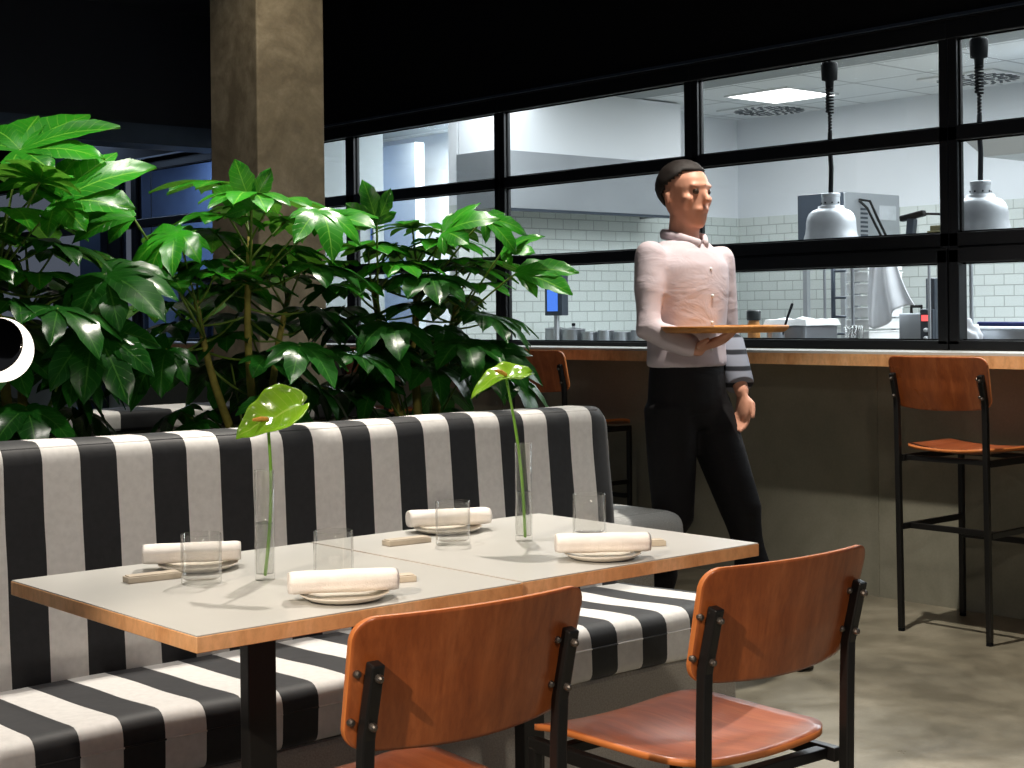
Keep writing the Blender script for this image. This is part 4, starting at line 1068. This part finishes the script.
# ================================================================== PERSON
def ring_loft(bm, rings, seg=28, xoff=0):
    out = []
    for (cx, cy, z, rx, ry) in rings: out.append([bm.verts.new((cx + rx * cos(2 * pi * k / seg), cy + ry * sin(2 * pi * k / seg), z)) for k in range(seg)])
    for a, b_ in zip(out, out[1:]):
        for k in range(seg): bm.faces.new((a[k], a[(k + 1) % seg], b_[(k + 1) % seg], b_[k]))
    bm.faces.new(out[0][::-1]); bm.faces.new(out[-1])
def remesh(o, vox, it=6, fac=.5):
    m = o.modifiers.new('remesh', 'REMESH'); m.mode = 'VOXEL'; m.voxel_size = vox; m.use_smooth_shade = True
    s = o.modifiers.new('smooth', 'SMOOTH'); s.factor = fac; s.iterations = it
def hand(bm, w, d, n, side, curl, thumb_in=.5, sc=1.0):
    """w wrist, d pointing direction, n palm normal, side unit vector to the thumb"""
    w, d, n, side = Vector(w), Vector(d).normalized(), Vector(n).normalized(), Vector(side).normalized()
    k_ = w + d * .088 * sc
    tube(bm, [w - d * .01, w + d * .03, w + d * .06, k_], [.024 * sc, .03 * sc, .036 * sc, .036 * sc], 16, 1.12, .46, upv=n)
    for i, (L, s_) in enumerate(((.072, .027), (.080, .009), (.074, -.009), (.058, -.026))):
        p = w + d * .082 * sc + side * s_ * sc; pts = [p]; a = 0; dd = d
        for q, seg_ in enumerate((.45, .32, .23)):
            a += curl * (.75, 1.1, .8)[q] * (1 + .08 * i)
            dd = (d * cos(a) + n * sin(a)); p = p + dd * L * seg_ * sc; pts.append(p)
        tube(bm, pts, [.0098 * sc, .0092 * sc, .0085 * sc, .0074 * sc], 10)
    b0 = w + d * .022 * sc + side * .026 * sc; t1 = (side * .75 + d * .62 + n * .25 * thumb_in).normalized(); t2 = (side * .25 + d * .85 + n * .6 * thumb_in).normalized()
    tube(bm, [b0 - side * .012, b0 + t1 * .03 * sc, b0 + t1 * .035 * sc + t2 * .026 * sc, b0 + t1 * .035 * sc + t2 * .048 * sc], [.013 * sc, .0118 * sc, .0105 * sc, .0085 * sc], 10)

PX, PY = 4.10, 3.75
pe = empty('person', (PX, PY, 0), 0, 'man walking with a wooden tray, pale shirt, dark trousers, grey striped cuff', 'person')
Ls, Le, Lw = (.185, .0, 1.425), (.232, .02, 1.14), (.165, -.115, .945)
Rs, Re, Rw = (-.185, .0, 1.435), (-.245, -.045, 1.175), (-.16, -.20, 1.105)
bm = bmesh.new()
ring_loft(bm, [(0, .0, .84, .13, .09), (0, .0, .90, .155, .105), (0, 0, .98, .15, .10), (0, 0, 1.08, .135, .09), (0, 0, 1.20, .148, .10), (0, 0, 1.32, .168, .108), (0, .0, 1.40, .17, .10), (0, .005, 1.45, .12, .082), (0, .01, 1.485, .07, .065)])
tube(bm, [(0, .015, 1.44), (0, .008, 1.52), (0, 0, 1.58)], [.064, .056, .055], 18)
ring_loft(bm, [(0, -.045, 1.533, .026, .028), (0, -.038, 1.545, .04, .045), (0, -.026, 1.565, .052, .062), (0, -.012, 1.60, .063, .080), (0, -.004, 1.64, .070, .090), (0, .0, 1.68, .074, .096), (0, .004, 1.71, .072, .093), (0, .006, 1.74, .058, .076), (0, .008, 1.757, .036, .05), (0, .008, 1.765, .012, .018)], 30)
tube(bm, [(0, -.088, 1.672), (0, -.102, 1.645), (0, -.110, 1.630)], [.008, .010, .0135], 12)
tube(bm, [(-.045, -.078, 1.682), (0, -.094, 1.684), (.045, -.078, 1.682)], .009, 10)
tube(bm, [(-.024, -.084, 1.598), (0, -.092, 1.600), (.024, -.084, 1.598)], .0085, 10)
for s in (-1, 1):
    tube(bm, [(s * .072, .004, 1.665), (s * .082, .012, 1.655), (s * .080, .008, 1.628)], [.008, .011, .007], 10)
    tube(bm, [(s * .045, -.05, 1.615), (s * .05, -.06, 1.635)], .02, 10)
for (a, e, w_) in ((Ls, Le, Lw), (Rs, Re, Rw)):
    tube(bm, [Vector(a), Vector(a).lerp(Vector(e), .5), e, Vector(e).lerp(Vector(w_), .4), w_], [.052, .045, .038, .036, .026], 16)
hand(bm, Lw, (-.10, -.12, -1), (-.8, .3, 0), (.1, -1, -.1), .38)
hand(bm, Rw, (.15, -.85, .30), (-.1, .25, 1), (-1, -.1, 0), .12, .1)
legs = (((-.088, .0, .90), (-.092, -.01, .50), (-.095, .13, .105), 1), ((.088, .0, .90), (.092, -.17, .52), (.095, -.27, .10), -1))
for h_, k_, a_, _ in legs: tube(bm, [h_, Vector(h_).lerp(Vector(k_), .5), k_, Vector(k_).lerp(Vector(a_), .35), a_], [.072, .064, .052, .052, .036], 18)
body = obj('body', bm, M['skin'], pe, smooth=True); remesh(body, .006, 3)
bm = bmesh.new()
for s in (-1, 1): bmesh.ops.create_uvsphere(bm, u_segments=14, v_segments=10, radius=.0125, matrix=Matrix.Translation((s * .031, -.0795, 1.662)))
obj('eyes', bm, M['eye'], pe, smooth=True)
bm = bmesh.new(); bmesh.ops.create_uvsphere(bm, u_segments=40, v_segments=28, radius=1)
for v in bm.verts:
    p = v.co; v.co = Vector((p.x * .0805, .014 + p.y * .1005, 1.690 + p.z * .088)) + p * (.003 * noise.noise(p * 9))
bmesh.ops.delete(bm, geom=[v for v in bm.verts if (v.co.z < 1.735 - .10 * max(0, (v.co.y + .07) / .13) ** 1.5 and v.co.y < .045) or v.co.z < 1.595], context='VERTS')
o = obj('hair', bm, M['hair'], pe, smooth=True); s_ = o.modifiers.new('s', 'SOLIDIFY'); s_.thickness = .012; s_.offset = 0
# shirt
bm = bmesh.new()
ring_loft(bm, [(0, 0, 1.035, .172, .122), (0, 0, 1.06, .170, .120), (0, 0, 1.10, .165, .118), (0, 0, 1.20, .170, .122), (0, 0, 1.32, .186, .126), (0, .0, 1.40, .188, .118), (0, .005, 1.452, .148, .098), (0, .01, 1.49, .090, .080)])
for (a, e, w_, f) in ((Ls, Le, Lw, .30), (Rs, Re, Rw, .82)):
    A, E_, W_ = Vector(a), Vector(e), Vector(w_); tube(bm, [A, A.lerp(E_, .5), E_, E_.lerp(W_, f * .6), E_.lerp(W_, f)], [.056, .055, .052, .049, .043], 20)
o = obj('shirt', bm, M['shirt'], pe, smooth=True); remesh(o, .010, 12)
bm = bmesh.new(); tube(bm, [(-.02, -.078, 1.475), (-.066, -.03, 1.497), (-.06, .055, 1.515), (0, .082, 1.52), (.06, .055, 1.515), (.066, -.03, 1.497), (.02, -.078, 1.475)], .012, 10, 1, 1.6); obj('collar', bm, M['shirt'], pe, smooth=True)
for k in range(4):
    bm = bmesh.new(); yb_ = (-.117, -.121, -.125, -.118)[k]; tube(bm, [(0, yb_ + .004, 1.10 + k * .095), (0, yb_ - .001, 1.10 + k * .095)], .006, 10); obj('shirt_button', bm, M['white_plastic'], pe)
bm = bmesh.new(); E_, W_ = Vector(Le), Vector(Lw); tube(bm, [E_.lerp(W_, .12), E_.lerp(W_, .5), E_.lerp(W_, .90)], [.062, .058, .052], 24, cap='flat'); obj('sleeve_cuff', bm, M['cuff'], pe, smooth=True, bevel=.004)
bm = bmesh.new()
ring_loft(bm, [(0, .0, .82, .135, .10), (0, .0, .90, .168, .118), (0, 0, 1.0, .163, .113), (0, 0, 1.065, .155, .108)])
for h_, k_, a_, _ in legs: tube(bm, [h_, Vector(h_).lerp(Vector(k_), .5), k_, Vector(k_).lerp(Vector(a_), .5), a_], [.097, .088, .074, .070, .064], 22, cap='flat')
o = obj('trousers', bm, M['trousers'], pe, smooth=True); remesh(o, .010, 6)
for (h_, k_, a_, s) in legs:
    bm = bmesh.new(); ax_, ay_, az_ = a_; heel = Vector((ax_, ay_ + .055, 0))
    ang = .35 if s > 0 else -.12
    tube(bm, [(ax_, ay_ + .05, .045), (ax_, ay_ + .0, .05), (ax_, ay_ - .09, .038), (ax_, ay_ - .17, .032)], [.040, .046, .044, .030], 18, 1, .85)
    box(bm, ax_ - .038, ax_ + .038, ay_ - .185, ay_ + .085, .0, .014); tube(bm, [(ax_, ay_ + .02, .05), (ax_, ay_ + .02, .11)], [.044, .042], 18, cap='flat')
    o = obj('shoe', bm, M['leather'], pe, smooth=True); remesh(o, .006, 2)
# tray
tr = empty('serving_tray', (PX - .12, PY - .285, 1.162), 0, 'round wooden serving tray carried flat on the walking man\'s hand', 'tray')
b = bmesh.new(); R = .215
lathe(b, [(0, 0), (R * .93, 0), (R, .012), (R * 1.01, .022), (R * .995, .023), (R * .965, .012), (R * .91, .008), (0, .008)], 64)
obj('disc', b, M['tray'], tr, smooth=True)

# ================================================================== LIGHTS
world = bpy.data.worlds.new('world'); scene.world = world; world.use_nodes = True
world.node_tree.nodes['Background'].inputs[0].default_value = (.55, .62, .8, 1); world.node_tree.nodes['Background'].inputs[1].default_value = .13
def spot(name, loc, aim, power, size, blend=.5, col=(1, .88, .74), soft=.04):
    d = bpy.data.lights.new(name, 'SPOT'); d.energy = power; d.spot_size = rad(size); d.spot_blend = blend; d.color = col; d.shadow_soft_size = soft
    o = bpy.data.objects.new(name, d); COL.objects.link(o); o.location = loc
    o.rotation_euler = (Vector(aim) - Vector(loc)).to_track_quat('-Z', 'Y').to_euler(); return o
def area(name, loc, aim, power, sx, sy, col=(1, 1, 1), spread=180):
    d = bpy.data.lights.new(name, 'AREA'); d.shape = 'RECTANGLE'; d.size = sx; d.size_y = sy; d.energy = power; d.color = col; d.spread = rad(spread)
    o = bpy.data.objects.new(name, d); COL.objects.link(o); o.location = loc
    o.rotation_euler = (Vector(aim) - Vector(loc)).to_track_quat('-Z', 'Y').to_euler(); return o
WARM = (1, .86, .70)
spot('spot_left', (-1.25, 1.15, 2.7), (1.7, 1.6, .6), 350, 34, .4, WARM, .03)
spot('spot_table', (2.9, 3.62, 3.1), (2.0, 2.3, .7), 245, 75, .6, (1, .92, .82), .03)
spot('spot_aisle', (4.10, 3.2, 3.15), (4.4, 2.7, 0), 250, 90, .8, (1, .94, .84), .03)
spot('fill_near', (.4, -.8, 2.9), (2.2, 2.8, .3), 120, 60, .8, (1, .90, .78), .08)  # added fill from behind the camera, lifts bench base and chair backs
spot('spot_plants_left', (1.3, 3.75, 3.15), (1.65, 3.8, 1.2), 110, 60, .6, (1, .95, .85), .04)
spot('spot_plants_mid', (2.45, 3.70, 3.15), (2.6, 3.8, 1.1), 62, 60, .6, (1, .95, .85), .04)
spot('spot_seat', (1.4, 3.0, 3.15), (1.4, 2.95, .4), 90, 70, .6, (1, .94, .86), .04)
spot('spot_column', (2.9, 4.4, 3.15), (3.3, 5.3, 1.6), 45, 70, .8, (1, .88, .70), .05)
area('kitchen_light_and_fill', (7.4, 4.3, KC - .05), (7.4, 4.3, 0), 270, 2.6, 4.0, (.90, .96, 1))
area('kitchen_light_and_fill', (7.9, 9.5, KC - .05), (7.9, 9.5, 0), 110, .8, 1.4, (.90, .97, 1))  # added fill that brightens the white corridor wall
area('kitchen_light_and_fill', (6.4, 7.7, KC - .05), (6.5, 7.8, 0), 26, .8, 1.4, (.92, .97, 1))  # added fill that brightens the hood end panel and side wall
area('blue_room_light', (6.2, 11.4, 2.75), (6.25, 11.4, 0), 60, .8, 3.0, (.50, .68, 1))
